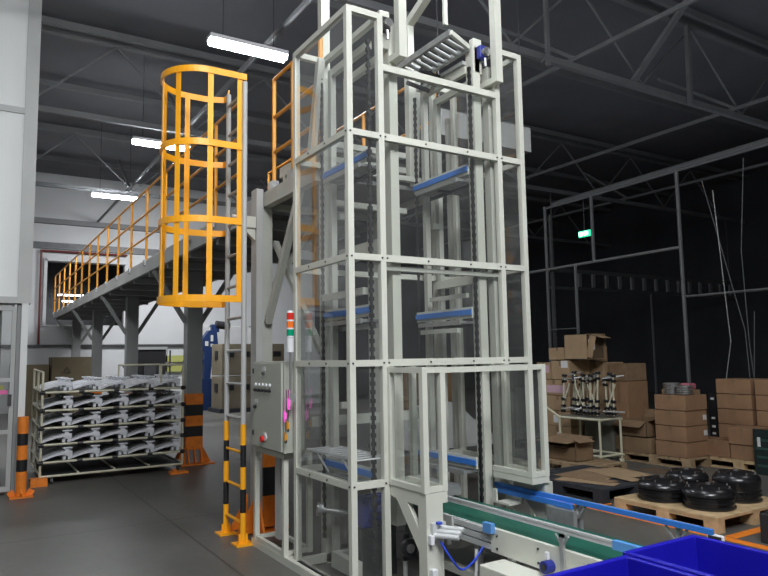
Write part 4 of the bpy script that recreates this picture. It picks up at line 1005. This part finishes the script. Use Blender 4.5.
# white sheet heap behind the tower
m = MB(); N = 10
vs = []; fs = []
rr = random.Random(5)
for i in range(N+1):
    for j in range(N+1):
        u, v_ = i/N, j/N; h = .55*(math.sin(PI*u)**.6)*(math.sin(PI*v_)**.6)
        vs.append((4.3+1.3*u, 6.3+.9*v_, .55 + h*(.75+.25*rr.random())))
for i in range(N):
    for j in range(N): fs.append((i*(N+1)+j,(i+1)*(N+1)+j,(i+1)*(N+1)+j+1,i*(N+1)+j+1))
m.add(vs, fs)
ws = thing('plastic_sack', 'white plastic sack heaped on a low table seen through the tower', 'sack', (4.95, 6.75, 0))
m.build('sack_body', mat('white sheeting', (.42,.43,.42), .5), ws, smooth=True)
lt = thing('low_table', 'dark low table behind the tower under the white sack', 'table', (4.95, 6.75, 0))
MB().box(4.25,5.65,6.25,7.25,.50,.55).build('table_top', darkmetal, lt)
for x in (4.3,5.6):
    for y in (6.3,7.2): MB().box(x-.02,x+.02,y-.02,y+.02,0,.5).build('leg', darkmetal, lt)
# brown cartons seen through the tower
carton_box(5.6, 6.4, 8.6, 9.4, 0, .95, 'brown carton standing behind the tower seen through the panels', carton2)
carton_box(6.5, 7.3, 9.2, 10.0, 0, 1.35, 'taller brown carton standing far behind the tower', carton2)

# ------------------------------------------------------------------ lights and world
def area(loc, rot, sx_, sy_, e, col=(1,1,1)):
    l = bpy.data.lights.new('added_area_lamp', 'AREA'); l.shape = 'RECTANGLE'; l.size = sx_; l.size_y = sy_; l.energy = e; l.color = col
    o = bpy.data.objects.new('added_area_lamp', l); C.objects.link(o); o.location = loc; o.rotation_euler = rot; return o
area((.6, -1.2, 6.6), (math.radians(35), math.radians(5), 0), 3, 2, 600, (.97,.98,1))  # added lamp without a fixture, for the strong light from near left
area((-.5, 15.0, 5.8), (0, math.radians(10), 0), 1, 8, 320, (.97,.98,1))  # added fill without a fixture, brightens the left bay
area((5.5, 20.0, 5.9), (math.radians(25), 0, 0), 3, 1.5, 420, (.97,.98,1))  # added fill without a fixture, brightens the back wall
area((8.0, 1.5, 6.0), (math.radians(15), 0, 0), 2, 1, 35, (1,.98,.95))  # added weak fill for the right-hand side, no fixture
area((11.0, 6, 4.6), (PI, 0, 0), 10, 12, 60, (.85,.88,1))  # added upward fill that lifts the dark roof on the right
wd = bpy.data.worlds.new('World'); bpy.context.scene.world = wd; wd.use_nodes = True
bgn = wd.node_tree.nodes['Background']; bgn.inputs[0].default_value = (.75, .78, .85, 1); bgn.inputs[1].default_value = .06

# ------------------------------------------------------------------ camera
f, pi_, ro, ya_ = 675., .10192, -.0165, .5570
Fv = Vector((math.sin(ya_)*math.cos(pi_), math.cos(ya_)*math.cos(pi_), math.sin(pi_)))
Rv = Vector((math.cos(ya_), -math.sin(ya_), 0)); Uv = Rv.cross(Fv)
R2 = Rv*math.cos(ro)+Uv*math.sin(ro); U2 = Uv*math.cos(ro)-Rv*math.sin(ro)
cam = bpy.data.cameras.new('camera'); cam.sensor_width = 36; cam.lens = f/768*36; cam.clip_start = .05; cam.clip_end = 200
co = bpy.data.objects.new('camera', cam); C.objects.link(co)
M = Matrix((( R2.x, U2.x, -Fv.x, 0), (R2.y, U2.y, -Fv.y, 0), (R2.z, U2.z, -Fv.z, 1.6), (0,0,0,1)))
co.matrix_world = M
bpy.context.scene.camera = co
sc = bpy.context.scene
sc.view_settings.view_transform = 'Standard'; sc.view_settings.look = 'None'; sc.view_settings.exposure = 0.0
sc.cycles.use_denoising = True; sc.cycles.max_bounces = 10; sc.cycles.transparent_max_bounces = 24
sc.cycles.diffuse_bounces = 4; sc.cycles.glossy_bounces = 3; sc.cycles.sample_clamp_indirect = 4; sc.cycles.caustics_reflective = False; sc.cycles.caustics_refractive = False
